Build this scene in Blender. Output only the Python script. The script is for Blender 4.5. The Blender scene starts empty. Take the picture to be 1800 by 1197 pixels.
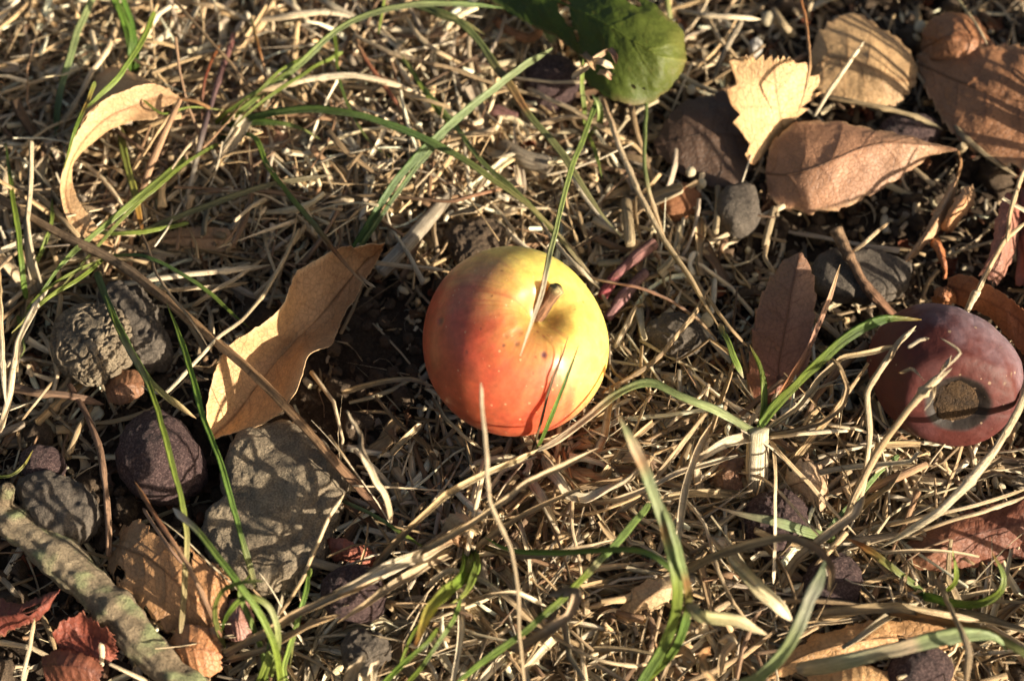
import bpy, math, random
import numpy as np
from mathutils import Vector, Matrix

# ------------------------------------------------------------------ camera, sky, sun
TILT = math.radians(30.0)
DIST = 450.0                       # mm from the camera to the middle of the ground in view
FPX = 3000.0                       # 60 mm lens on 36 mm over 1800 px
sc = bpy.context.scene
col = sc.collection
cam_data = bpy.data.cameras.new("camera")
cam = bpy.data.objects.new("camera", cam_data)
col.objects.link(cam)
sc.camera = cam
cam_data.lens = 60.0
cam_data.sensor_width = 36.0
cam_data.clip_start = 0.005
cam_data.clip_end = 200.0
VV = np.array([0, -math.sin(TILT), math.cos(TILT)])
UU = np.array([0, math.cos(TILT), math.sin(TILT)])
XX = np.array([1.0, 0, 0])
CAM = VV * DIST
cam.location = CAM * 0.001
cam.rotation_euler = (TILT, 0, 0)
cam_data.dof.use_dof = True
cam_data.dof.focus_distance = 0.424
cam_data.dof.aperture_fstop = 10.0

SUN_ELEV = math.radians(18.5)
SUN_AZ = math.radians(-30.0)       # from the right, a little from the near side
SUN_DIR = np.array([math.cos(SUN_ELEV) * math.cos(SUN_AZ), math.cos(SUN_ELEV) * math.sin(SUN_AZ), math.sin(SUN_ELEV)])
world = bpy.data.worlds.new("World")
sc.world = world
world.use_nodes = True
wn = world.node_tree
bg = wn.nodes["Background"]
sky = wn.nodes.new("ShaderNodeTexSky")
sky.sky_type = 'NISHITA'
sky.sun_disc = False
sky.dust_density = 5.0
sky.ozone_density = 0.0
sky.sun_elevation = SUN_ELEV
sky.sun_rotation = math.pi / 2 - SUN_AZ
wn.links.new(sky.outputs[0], bg.inputs[0])
bg.inputs[1].default_value = 0.05
sun_data = bpy.data.lights.new("sun", 'SUN')
sun_data.energy = 5.0
sun_data.angle = math.radians(0.55)
sun_data.color = (1.0, 0.87, 0.68)
sun = bpy.data.objects.new("sun", sun_data)
col.objects.link(sun)
sun.rotation_euler = Vector(SUN_DIR).to_track_quat('Z', 'Y').to_euler()
sun.location = (0.5, -0.2, 0.4)
sc.view_settings.view_transform = 'Standard'
sc.view_settings.look = 'None'
sc.view_settings.gamma = 1.0
sc.view_settings.use_curve_mapping = False
sc.view_settings.exposure = 1.25
sc.cycles.max_bounces = 6
sc.cycles.use_denoising = True

# ------------------------------------------------------------------ helpers
rng = np.random.default_rng(7)
MM = 0.001

def P(px, py, h=0.0):
    """the place (mm) seen at a pixel of the photograph, h mm above the ground"""
    px = np.asarray(px, float); py = np.asarray(py, float); h = np.asarray(h, float)
    d = -VV + ((px - 900) / FPX)[..., None] * XX + ((598.5 - py) / FPX)[..., None] * UU
    t = (h - CAM[2]) / d[..., 2]
    return CAM + d * t[..., None]

def mmpp(p):
    """mm per photo pixel at a place"""
    return ((CAM - p) @ VV) / FPX

def _hash(ix, iy, iz, seed):
    h = (ix * 374761393 + iy * 668265263 + iz * 2147483647 + seed * 974711) & 0xFFFFFFFF
    h = ((h ^ (h >> 13)) * 1274126177) & 0xFFFFFFFF
    h = ((h ^ (h >> 16)) * 2246822519) & 0xFFFFFFFF
    return ((h ^ (h >> 15)) & 0xFFFFFF) / float(0xFFFFFF)

def vnoise(p, seed=0):
    p = np.asarray(p, float)
    i = np.floor(p).astype(np.int64); f = p - i
    f = f * f * (3 - 2 * f)
    r = 0
    for a in (0, 1):
        wa = f[..., 0] if a else 1 - f[..., 0]
        for b in (0, 1):
            wb = f[..., 1] if b else 1 - f[..., 1]
            for c in (0, 1):
                wc = f[..., 2] if c else 1 - f[..., 2]
                r = r + wa * wb * wc * _hash(i[..., 0] + a, i[..., 1] + b, i[..., 2] + c, seed)
    return r * 2 - 1

def fbm(p, sc_=1.0, octs=4, seed=0, gain=0.5):
    p = np.asarray(p, float) / sc_
    r = 0; a = 1.0; tot = 0
    for o in range(octs):
        r = r + a * vnoise(p * (2.03 ** o) + 17.3 * o, seed + o); tot += a; a *= gain
    return r / tot

def ground_h(x, y):
    """height of the bare soil in mm"""
    x = np.asarray(x, float); y = np.asarray(y, float)
    z = np.zeros_like(x)
    p = np.stack([x, y, z], -1)
    h = 3.2 * fbm(p, 42, 3, 5) + 1.6 * fbm(p, 9, 3, 9)
    far = np.clip((np.hypot(x, y) - 250) / 600, 0, 1)
    h = h + far * 8 * fbm(p, 400, 2, 3)
    return h - 4.0

def sg(x, y): return float(ground_h(np.array([x]), np.array([y]))[0])

def prop(o, label=None, cat=None, group=None, kind=None):
    if label: o["label"] = label
    if cat: o["category"] = cat
    if group: o["group"] = group
    if kind: o["kind"] = kind
    return o

def empty(name, loc, label, cat, group=None):
    o = bpy.data.objects.new(name, None)
    col.objects.link(o)
    o.location = Vector(np.asarray(loc) * MM)
    o.empty_display_size = 0.01
    prop(o, label, cat, group)
    o.update_tag()
    return o

def mk(name, verts, faces, mat, parent=None, colr=None, uvw=None, org=None, smooth=True, vein=None):
    """verts in mm (world); faces is an int array (n, 3 or 4) or a list of such arrays"""
    verts = np.asarray(verts, float).reshape(-1, 3)
    if parent is not None: org = np.array(parent.location) / MM
    elif org is None: org = verts.mean(0) * [1, 1, 0] + [0, 0, verts[:, 2].min()]
    me = bpy.data.meshes.new(name)
    fl = faces if isinstance(faces, list) else [faces]
    fl = [np.asarray(f, np.int32) for f in fl if len(f)]
    nv = len(verts)
    me.vertices.add(nv)
    me.vertices.foreach_set("co", ((verts - org) * MM).astype(np.float32).ravel())
    loops = np.concatenate([f.ravel() for f in fl])
    sizes = np.concatenate([np.full(len(f), f.shape[1], np.int32) for f in fl])
    starts = np.concatenate([[0], np.cumsum(sizes)[:-1]]).astype(np.int32)
    me.loops.add(len(loops)); me.loops.foreach_set("vertex_index", loops)
    me.polygons.add(len(sizes)); me.polygons.foreach_set("loop_start", starts)
    me.polygons.foreach_set("use_smooth", np.full(len(sizes), smooth, bool))
    me.update(calc_edges=True)
    if colr is not None:
        c = np.ones((nv, 4), np.float32); c[:, :3] = np.clip(np.broadcast_to(colr, (nv, 3)), 0, 1)
        at = me.attributes.new("col", 'FLOAT_COLOR', 'POINT'); at.data.foreach_set("color", c.ravel())
    if uvw is not None:
        at = me.attributes.new("uvw", 'FLOAT_VECTOR', 'POINT'); at.data.foreach_set("vector", np.asarray(uvw, np.float32).ravel())
    if vein is not None:
        at = me.attributes.new("vein", 'FLOAT', 'POINT'); at.data.foreach_set("value", np.asarray(vein, np.float32).ravel())
    me.materials.append(mat)
    o = bpy.data.objects.new(name, me)
    col.objects.link(o)
    if parent is not None: o.parent = parent
    else: o.location = Vector(org * MM)
    return o

# ------------------------------------------------------------------ materials
def N(nt, t, **kw):
    n = nt.nodes.new(t)
    for k, v in kw.items(): setattr(n, k, v)
    return n

def base_mat(name):
    m = bpy.data.materials.new(name); m.use_nodes = True
    nt = m.node_tree
    return m, nt, nt.nodes["Principled BSDF"], nt.nodes["Material Output"]

def math_(nt, op, a, b=None, c=None):
    n = N(nt, "ShaderNodeMath", operation=op)
    for i, v in enumerate((a, b, c)):
        if v is None: continue
        if isinstance(v, (int, float)): n.inputs[i].default_value = v
        else: nt.links.new(v, n.inputs[i])
    return n.outputs[0]

def noise(nt, vec, scale, detail=4, rough=0.6, dist=0.0):
    n = N(nt, "ShaderNodeTexNoise"); n.inputs["Scale"].default_value = scale
    n.inputs["Detail"].default_value = detail; n.inputs["Roughness"].default_value = rough
    n.inputs["Distortion"].default_value = dist
    if vec is not None: nt.links.new(vec, n.inputs["Vector"])
    return n.outputs["Fac"]

def mix(nt, fac, a, b, mode='MIX'):
    n = N(nt, "ShaderNodeMix", data_type='RGBA', blend_type=mode)
    for key, v in ((0, fac), (6, a), (7, b)):
        if isinstance(v, (int, float)): n.inputs[key].default_value = v
        elif isinstance(v, tuple): n.inputs[key].default_value = (*v, 1) if len(v) == 3 else v
        else: nt.links.new(v, n.inputs[key])
    return n.outputs[2]

def mrange(nt, v, a, b, c=0.0, d=1.0):
    n = N(nt, "ShaderNodeMapRange")
    nt.links.new(v, n.inputs[0])
    for i, q in enumerate((a, b, c, d)): n.inputs[i + 1].default_value = q
    return n.outputs[0]

def attr(nt, name):
    return N(nt, "ShaderNodeAttribute", attribute_name=name)

def vscale(nt, vec, s):
    n = N(nt, "ShaderNodeVectorMath", operation='MULTIPLY')
    nt.links.new(vec, n.inputs[0]); n.inputs[1].default_value = s
    return n.outputs[0]

def bump(nt, h, dist, strength=1.0):
    n = N(nt, "ShaderNodeBump"); n.inputs["Distance"].default_value = dist; n.inputs["Strength"].default_value = strength
    nt.links.new(h, n.inputs["Height"])
    return n.outputs[0]

def texco(nt): return N(nt, "ShaderNodeTexCoord").outputs["Object"]

def finish(nt, bs, out, colr, rough, nrm=None, transl=0.0, spec=0.4):
    nt.links.new(colr, bs.inputs["Base Color"])
    if isinstance(rough, (int, float)): bs.inputs["Roughness"].default_value = rough
    else: nt.links.new(rough, bs.inputs["Roughness"])
    bs.inputs["Specular IOR Level"].default_value = spec
    if nrm is not None: nt.links.new(nrm, bs.inputs["Normal"])
    if transl > 0:
        tr = N(nt, "ShaderNodeBsdfTranslucent"); nt.links.new(colr, tr.inputs[0])
        if nrm is not None: nt.links.new(nrm, tr.inputs["Normal"])
        mx = N(nt, "ShaderNodeMixShader"); mx.inputs[0].default_value = transl
        nt.links.new(bs.outputs[0], mx.inputs[1]); nt.links.new(tr.outputs[0], mx.inputs[2])
        nt.links.new(mx.outputs[0], out.inputs[0])

def plant_mat(name, transl, rough, spec, contrast=0.35, blotch=(0.20, 0.10, 0.04), blot=(0.62, 0.75)):
    m, nt, bs, out = base_mat(name)
    c = attr(nt, "col").outputs["Color"]
    uv = attr(nt, "uvw").outputs["Vector"]          # x along in mm, y across in mm, z random
    st = noise(nt, vscale(nt, uv, (0.05, 2.6, 9.0)), 1.0, 4, 0.65)
    st2 = noise(nt, vscale(nt, uv, (0.35, 0.9, 9.0)), 1.0, 5, 0.7)
    k = math_(nt, 'ADD', mrange(nt, st, 0.3, 0.7, 1 - contrast, 1 + contrast * 0.7), mrange(nt, st2, 0.3, 0.7, -0.16, 0.16))
    cc = N(nt, "ShaderNodeVectorMath", operation='SCALE'); nt.links.new(c, cc.inputs[0]); nt.links.new(k, cc.inputs[3])
    bl = noise(nt, vscale(nt, uv, (0.5, 0.5, 7.0)), 1.0, 5, 0.75)
    cf = mix(nt, mrange(nt, bl, blot[0], blot[1], 0, 0.7), cc.outputs[0], blotch)
    fine = noise(nt, vscale(nt, uv, (0.5, 6.0, 3.0)), 1.0, 3, 0.6)
    h = math_(nt, 'ADD', st, math_(nt, 'MULTIPLY', fine, 0.5))
    finish(nt, bs, out, cf, rough, bump(nt, h, 0.0005, 1.0), transl, spec)
    return m

M_GREEN = plant_mat("green_blade", 0.38, 0.42, 0.45, 0.38, (0.24, 0.13, 0.04), (0.64, 0.76))
M_STRAW = plant_mat("dry_straw", 0.16, 0.55, 0.4, 0.62, (0.17, 0.10, 0.05), (0.56, 0.70))
M_TWIG = plant_mat("twig_bark", 0.0, 0.8, 0.25, 0.55, (0.06, 0.035, 0.02), (0.5, 0.65))
M_LITTER = plant_mat("straw_litter", 0.12, 0.62, 0.35, 0.45, (0.15, 0.085, 0.045), (0.60, 0.74))

def leaf_mat(name, vein_tint, transl, rough, spec, blotch, spots=0.5, retic=0.25):
    m, nt, bs, out = base_mat(name)
    c = attr(nt, "col").outputs["Color"]
    uv = attr(nt, "uvw").outputs["Vector"]          # mm along, mm across, random
    ve = attr(nt, "vein").outputs["Fac"]
    big = noise(nt, vscale(nt, uv, (0.06, 0.06, 5.0)), 1.0, 6, 0.7)
    fine = noise(nt, vscale(nt, uv, (1.6, 1.6, 5.0)), 1.0, 4, 0.7)
    wob = N(nt, "ShaderNodeVectorMath", operation='ADD')
    nt.links.new(uv, wob.inputs[0])
    nz = N(nt, "ShaderNodeTexNoise"); nz.inputs["Scale"].default_value = 0.5; nt.links.new(uv, nz.inputs["Vector"])
    nt.links.new(nz.outputs["Color"], wob.inputs[1])
    vo = N(nt, "ShaderNodeTexVoronoi", feature='DISTANCE_TO_EDGE'); vo.inputs["Scale"].default_value = 0.75
    nt.links.new(wob.outputs[0], vo.inputs["Vector"])
    ret = mrange(nt, vo.outputs["Distance"], 0.0, 0.10, 1.0, 0.0)
    k = math_(nt, 'ADD', mrange(nt, big, 0.3, 0.7, 0.72, 1.22), mrange(nt, fine, 0.3, 0.7, -0.16, 0.16))
    k = math_(nt, 'SUBTRACT', k, math_(nt, 'MULTIPLY', ret, retic * 0.6))
    cc = N(nt, "ShaderNodeVectorMath", operation='SCALE'); nt.links.new(c, cc.inputs[0]); nt.links.new(k, cc.inputs[3])
    sp = noise(nt, vscale(nt, uv, (0.45, 0.45, 3.0)), 1.0, 6, 0.8)
    cf = mix(nt, mrange(nt, sp, 0.57, 0.70, 0, spots), cc.outputs[0], blotch)
    cf = mix(nt, math_(nt, 'MULTIPLY', ve, 0.95), cf, mix(nt, 1.0, cc.outputs[0], vein_tint, 'MULTIPLY'))
    h = math_(nt, 'ADD', math_(nt, 'MULTIPLY', fine, 0.6), math_(nt, 'MULTIPLY', ret, -0.5 * retic * 2))
    h = math_(nt, 'ADD', h, math_(nt, 'MULTIPLY', big, 2.0))
    finish(nt, bs, out, cf, rough, bump(nt, h, 0.0003, 0.7), transl, spec)
    return m

M_LEAF = leaf_mat("dry_leaf", (0.62, 0.50, 0.42), 0.08, 0.5, 0.45, (0.16, 0.08, 0.04), 0.55, 0.40)
M_LEAFG = leaf_mat("green_leaf_skin", (1.6, 1.45, 1.7), 0.34, 0.48, 0.35, (0.16, 0.11, 0.03), 0.45, 0.15)
M_LEAFR = leaf_mat("rusty_leaf", (0.6, 0.5, 0.5), 0.12, 0.55, 0.4, (0.07, 0.025, 0.015), 0.7, 0.3)

def stone_mat(name, c1, c2, c3, scale=260.0, bd=0.0006, rough=0.9, spec=0.25, t3=(0.55, 0.75)):
    m, nt, bs, out = base_mat(name)
    p = texco(nt)
    a = noise(nt, p, scale, 8, 0.7)
    b = noise(nt, p, scale * 4.5, 6, 0.75)
    c = mix(nt, mrange(nt, a, 0.35, 0.65), c1, c2)
    c = mix(nt, mrange(nt, b, t3[0], t3[1], 0, 0.75), c, c3)
    g = noise(nt, p, scale * 14, 3, 0.6)
    sp = mrange(nt, g, 0.3, 0.7, 0.6, 1.4)
    cc = N(nt, "ShaderNodeVectorMath", operation='SCALE'); nt.links.new(c, cc.inputs[0]); nt.links.new(sp, cc.inputs[3])
    h = math_(nt, 'ADD', math_(nt, 'MULTIPLY', b, 0.6), math_(nt, 'MULTIPLY', g, 0.35))
    h = math_(nt, 'ADD', h, a)
    finish(nt, bs, out, cc.outputs[0], rough, bump(nt, h, bd * 2.6, 1.0), 0, spec)
    return m

M_SOIL = stone_mat("dark_soil", (0.04, 0.027, 0.018), (0.08, 0.055, 0.036), (0.16, 0.115, 0.078), 120, 0.0010)
M_CRUMB = stone_mat("soil_crumb", (0.06, 0.042, 0.028), (0.13, 0.092, 0.062), (0.26, 0.19, 0.13), 240, 0.0005)
M_CLAY = stone_mat("grey_clay", (0.19, 0.15, 0.105), (0.32, 0.26, 0.18), (0.10, 0.075, 0.055), 150, 0.0007)
M_STONE = stone_mat("grey_stone", (0.075, 0.062, 0.05), (0.15, 0.125, 0.10), (0.04, 0.033, 0.028), 190, 0.0004, 0.75)
M_NUT = stone_mat("purple_nut", (0.045, 0.024, 0.026), (0.085, 0.046, 0.046), (0.26, 0.17, 0.155), 360, 0.0009, 0.75, 0.4, (0.48, 0.62))
M_BARK = stone_mat("lichen_bark_base", (0.17, 0.135, 0.09), (0.28, 0.235, 0.16), (0.10, 0.075, 0.05), 170, 0.0007)
M_SEED = stone_mat("pale_seed", (0.55, 0.46, 0.30), (0.68, 0.60, 0.42), (0.38, 0.28, 0.16), 400, 0.0003, 0.6, 0.4)
# ------------------------------------------------------------------ shape builders
def catmull(pts, n):
    pts = np.asarray(pts, float)
    if len(pts) == 2: return pts[0] + (pts[1] - pts[0]) * np.linspace(0, 1, n)[:, None]
    ext = np.vstack([2 * pts[0] - pts[1], pts, 2 * pts[-1] - pts[-2]])
    seg = np.linalg.norm(np.diff(pts[:, :2], axis=0), axis=1) + 1e-6
    cum = np.concatenate([[0], np.cumsum(seg)]); s = np.linspace(0, cum[-1], n)
    i = np.clip(np.searchsorted(cum, s, side='right') - 1, 0, len(pts) - 2)
    t = ((s - cum[i]) / seg[i])[:, None]
    p0, p1, p2, p3 = ext[i], ext[i + 1], ext[i + 2], ext[i + 3]
    return 0.5 * ((2 * p1) + (-p0 + p2) * t + (2 * p0 - 5 * p1 + 4 * p2 - p3) * t ** 2 + (-p0 + 3 * p1 - 3 * p2 + p3) * t ** 3)

SECT = {
    'flat': np.array([(-1, .30), (-.5, .05), (0, -.08), (.5, .05), (1, .30), (.55, -.16), (0, -.32), (-.55, -.16)]),
    'curl': np.array([(-1, .75), (-.75, .15), (0, -.2), (.75, .15), (1, .75), (.86, -.02), (0, -.42), (-.86, -.02)]),
    'stem': np.array([(math.cos(a) * r, math.sin(a) * r * 0.62) for a, r in zip(np.linspace(0, 2 * math.pi, 10, endpoint=False), (1, .8, 1.05, .86, .98, .78, 1.02, .84, 1.0, .82))]),
    'bit': np.array([(-1, .2), (0, -.1), (1, .2), (0, -.5)]),
    'bit6': np.array([(-1, .1), (-.5, .5), (.5, .5), (1, .1), (.5, -.4), (-.5, -.4)]),
}

def sweep(C, W, sect, nrm, tw=None):
    """C (M,n,3) centre lines, W (M,n) half widths, nrm (M,3) face direction -> verts, faces, uvw"""
    M, n, _ = C.shape
    T = np.gradient(C, axis=1)
    T /= np.linalg.norm(T, axis=2, keepdims=True) + 1e-9
    S = np.cross(T, nrm[:, None, :] if nrm.ndim == 2 else nrm)
    S /= np.linalg.norm(S, axis=2, keepdims=True) + 1e-9
    Nn = np.cross(S, T)
    if tw is not None:
        c, s = np.cos(tw)[..., None], np.sin(tw)[..., None]
        S, Nn = S * c + Nn * s, Nn * c - S * s
    a, b = sect[:, 0], sect[:, 1]; K = len(sect)
    V = C[:, :, None, :] + W[:, :, None, None] * (S[:, :, None, :] * a[None, None, :, None] + Nn[:, :, None, :] * b[None, None, :, None])
    idx = np.arange(M * n * K).reshape(M, n, K)
    A = idx[:, :-1]; B = idx[:, 1:]
    F = np.stack([A, B, np.roll(B, -1, 2), np.roll(A, -1, 2)], -1).reshape(-1, 4)
    L = np.concatenate([np.zeros((M, 1)), np.cumsum(np.linalg.norm(np.diff(C, axis=1), axis=2), 1)], 1)
    ang = (a + 1.7 * b)[None, None, :] * W[:, :, None]
    uvw = np.stack([np.broadcast_to(L[:, :, None], (M, n, K)), np.broadcast_to(ang, (M, n, K)),
                    np.broadcast_to(rng.random(M)[:, None, None] * 9, (M, n, K))], -1)
    return V.reshape(-1, 3), F, uvw.reshape(-1, 3)

def ramp(cols, t):
    if not isinstance(cols, list): return np.broadcast_to(np.array(cols, float), (len(t), 3)).copy()
    xs = np.array([c[0] for c in cols]); cs = np.array([c[1] for c in cols], float)
    return np.stack([np.interp(t, xs, cs[:, k]) for k in range(3)], -1)

def strand(name, pts, w, cols, sect='flat', mat=None, parent=None, tip=0.35, base=0.02, roll=0.0, twist=0.0, wob=0.35, label=None, cat=None, group=None, blunt=False, n=None, tonoise=0.12):
    """one blade, stem or twig through (px, py, h) points; w = full width in photo pixels"""
    pts = np.asarray(pts, float)
    W3 = P(pts[:, 0], pts[:, 1], pts[:, 2])
    length = np.linalg.norm(np.diff(W3, axis=0), axis=1).sum()
    n = n or int(np.clip(length / 1.3, 16, 70))
    C = catmull(W3, n)
    seed = int(rng.integers(1 << 30))
    t = np.linspace(0, 1, n)
    if mat is M_STRAW and len(W3) > 2:          # dry stalks bend at their joints
        cum = np.concatenate([[0], np.cumsum(np.linalg.norm(np.diff(W3[:, :2], axis=0), axis=1))])
        lin = np.stack([np.interp(t * cum[-1], cum, W3[:, k]) for k in range(3)], -1)
        C = C * 0.4 + lin * 0.6
    q = np.stack([t * length / 14, np.full(n, seed % 997), np.zeros(n)], -1)
    for k in range(3): C[:, k] += wob * vnoise(q + 31.7 * k, seed % 9973) + 0.4 * wob * vnoise(q * 3.7 + 11.7 * k, seed % 9973)
    hw = 0.5 * w * mmpp(C) * (1 + 0.16 * vnoise(q * 2.2, seed % 7919))
    if not blunt: hw = hw * np.clip((1 - t) / max(tip, 1e-3), 0.03, 1) ** 0.7
    hw = hw * np.clip(t / max(base, 1e-3) * 0.6 + 0.4, 0, 1)
    if sect == 'stem' and length > 25:
        for jt in rng.uniform(0.1, 0.9, 2): hw = hw * (1 + 0.35 * np.exp(-((t - jt) * length / 0.8) ** 2))
    C = np.vstack([C[:1], C, C[-1:]]); hw = np.concatenate([[hw[0] * .02], hw, [hw[-1] * .02]])
    t2 = np.concatenate([[0], t, [1]])
    C[0] -= (C[2] - C[1]) * 0.01; C[-1] += (C[-2] - C[-3]) * 0.01
    nrm = (VV * 0.7 + np.array([0.25, -0.1, 0.6])); nrm /= np.linalg.norm(nrm)
    if sect == 'curl' and twist == 0: twist = rng.uniform(-1.2, 1.2)
    tw = roll + twist * (t2 - .3) + (0.7 if sect == 'curl' else 0.35) * vnoise(np.stack([t2 * 3, np.full(n + 2, 3.3), t2 * 0], -1), seed % 811)
    V, F, uvw = sweep(C[None], hw[None], SECT[sect], nrm[None], tw[None])
    K = len(SECT[sect])
    cc = ramp(cols, t2)
    cc = cc * (1 + tonoise * vnoise(np.stack([t2 * length / 5, t2 * 0, t2 * 0], -1), seed % 613))[:, None]
    cc = np.repeat(cc, K, 0)
    o = mk(name, V, F, mat or M_GREEN, parent, cc, uvw, org=None if parent is not None else W3[0] * [1, 1, 1])
    prop(o, label, cat, group)
    return o

def noisy_fan(t, k, seed): return vnoise(np.stack([t * k, t * 0 + 0.5, t * 0], -1), seed)

def leaf(name, label, cat, Lp, Mp, Rp, cols, mat, group=None, serr=0.0, nserr=12, nv=7, slant=0.8, stalk=None, stalk_col=(0.30, 0.16, 0.07), n=110, m=40, rough=0.5, relief=0.22, ragged=0.25, thick=0.16, tears=0.0, edge=None, rib=True, ribw=3.5, root=None, part='leaf_blade'):
    """a leaf between a far edge, a middle rib and a near edge, each a line of (px, py, h)"""
    rails = []
    for R in (Lp, Mp, Rp):
        R = np.asarray(R, float); rails.append(catmull(P(R[:, 0], R[:, 1], R[:, 2]), n))
    Lr, Mr, Rr = rails
    seed = int(rng.integers(1 << 30)) % 9973
    u = np.linspace(0, 1, n); v = np.linspace(-1, 1, m)
    Vv = v[None, :, None]
    q = Mr[:, None] * (1 - Vv ** 2) + Lr[:, None] * (Vv ** 2 - Vv) / 2 + Rr[:, None] * (Vv ** 2 + Vv) / 2
    lin = Mr[:, None] * (1 - np.abs(Vv)) + Lr[:, None] * np.clip(-Vv, 0, 1) + Rr[:, None] * np.clip(Vv, 0, 1)
    q = q * 0.45 + lin * 0.55
    # teeth and raggedness on the rim
    out = np.where(Vv < 0, (Lr - Mr)[:, None], (Rr - Mr)[:, None])
    out = out / (np.linalg.norm(out, axis=2, keepdims=True) + 1e-3)
    wid = np.where(v[None, :] < 0, np.linalg.norm(Lr - Mr, axis=1)[:, None], np.linalg.norm(Rr - Mr, axis=1)[:, None])
    uu = u[:, None]
    saw = (uu * nserr + 0.35 * np.sign(v)[None]) % 1.0
    rag = ragged * (noisy_fan(u * n / 6, 1, seed)[:, None] + noisy_fan(u * n / 2.2, 1, seed + 5)[:, None])
    q = q + out * ((serr * (saw - 0.6) + rag) * np.abs(v)[None] ** 5 * np.clip(wid / 4, 0, 1))[..., None]
    Tn = np.gradient(Mr, axis=0); Tn /= np.linalg.norm(Tn, axis=1, keepdims=True) + 1e-6
    fr = serr * 0.7 * (((v * 3.3) % 1.0) - .5) + ragged * 1.3 * noisy_fan(v * 9, 1, seed + 9)
    q = q + Tn[:, None] * ((u ** 14)[:, None] * fr[None])[..., None] * np.clip(wid[-1:, :] / 3, 0, 1)[..., None]
    L = np.concatenate([[0], np.cumsum(np.linalg.norm(np.diff(Mr, axis=0), axis=1))])
    wf = np.abs(v)[None] * wid
    # veins
    f = (uu * nv - np.abs(v)[None] * slant * np.clip(1.0 - .35 * np.abs(v)[None], 0, 1) + 0.12 * noisy_fan(u * 4, 1, seed + 2)[:, None] + 0.37 * (v[None] > 0)) % 1.0
    dside = np.minimum(f, 1 - f) * (L[-1] / nv)
    side = np.clip(1 - dside / 0.42, 0, 1) * np.clip(1.15 - np.abs(v)[None], 0, 1)
    midv = np.clip(1 - wf / 0.7, 0, 1)
    vein = np.clip(np.maximum(side * 0.8, midv), 0, 1)
    du = np.gradient(q, axis=0); dv = np.gradient(q, axis=1)
    nn = np.cross(dv, du); nn /= np.linalg.norm(nn, axis=2, keepdims=True) + 1e-6
    nn = np.where(nn[..., 2:3] < 0, -nn, nn)
    quilt = -np.cos(f * 2 * math.pi) * 0.5 * np.clip(wf / 3, 0, 1)
    pq = np.stack([np.broadcast_to(L[:, None], (n, m)), np.sign(v)[None] * wf, np.zeros((n, m))], -1)
    disp = relief * (side * 0.7 - quilt * 0.45) + rough * fbm(pq, 7, 4, seed + 3) + rough * 0.9 * fbm(pq, 19, 2, seed + 4)
    q = q + nn * disp[..., None]
    idx = np.arange(n * m).reshape(n, m)
    F = np.stack([idx[:-1, :-1], idx[1:, :-1], idx[1:, 1:], idx[:-1, 1:]], -1).reshape(-1, 4)
    if tears > 0:
        cen = pq.reshape(-1, 3)[F].mean(1)
        keep = fbm(cen, 6.5, 3, seed + 8) < (0.62 - tears)
        F = F[keep]
    c = ramp(cols, np.clip(np.repeat(u, m) + 0.08 * fbm(pq, 9, 2, seed + 6).ravel(), 0, 1))
    c = c * (1 + 0.22 * fbm(pq, 11, 3, seed + 7).ravel())[:, None]
    if edge is not None:
        e = (np.clip((np.abs(v)[None] - 0.88) / 0.12, 0, 1) * np.ones((n, 1))).ravel()[:, None]
        e = e * np.clip(0.7 + fbm(pq, 4, 2, seed + 1).ravel()[:, None] * 1.5, 0, 1)
        c = c * (1 - e) + np.array(edge) * e
    root = root or empty(name, Mr[0], label, cat, group)
    uvw = pq.reshape(-1, 3).copy(); uvw[:, 2] = (seed % 97) / 10
    V2 = q.reshape(-1, 3)
    used = np.unique(F); remap = np.full(len(V2), -1); remap[used] = np.arange(len(used))
    b = mk(part, V2[used], remap[F], mat, root, c[used], uvw[used], vein=vein.ravel()[used])
    sol = b.modifiers.new("thickness", 'SOLIDIFY'); sol.thickness = thick * MM; sol.offset = -1
    if rib:
        k0, k1 = 0, int(n * 0.93)
        C = Mr[k0:k1] + nn[k0:k1, m // 2] * (0.10 + disp[k0:k1, m // 2][:, None])
        hw = 0.5 * ribw * MMP * np.linspace(1, 0.35, len(C))
        Vr, Fr, uvr = sweep(C[None], hw[None], SECT['stem'], nn[k0:k1, m // 2].mean(0)[None])
        cr = ramp(cols, np.repeat(u[k0:k1], 10)) * (0.72 if mat is not M_LEAFG else 1.7)
        mk("midrib", Vr, Fr, M_STRAW if mat is not M_LEAFG else M_GREEN, root, cr, uvr)
    if stalk is not None:
        strand("leaf_stalk", stalk, 7, stalk_col, 'stem', M_TWIG, root, tip=0.05, blunt=True)
    return root
MMP = 0.143

_ico = {}
def ico(level):
    if level not in _ico:
        import bmesh
        bm = bmesh.new(); bmesh.ops.create_icosphere(bm, subdivisions=level, radius=1.0)
        bm.verts.ensure_lookup_table()
        _ico[level] = (np.array([v.co[:] for v in bm.verts]), np.array([[v.index for v in f.verts] for f in bm.faces], np.int32))
        bm.free()
    return _ico[level]

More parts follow.
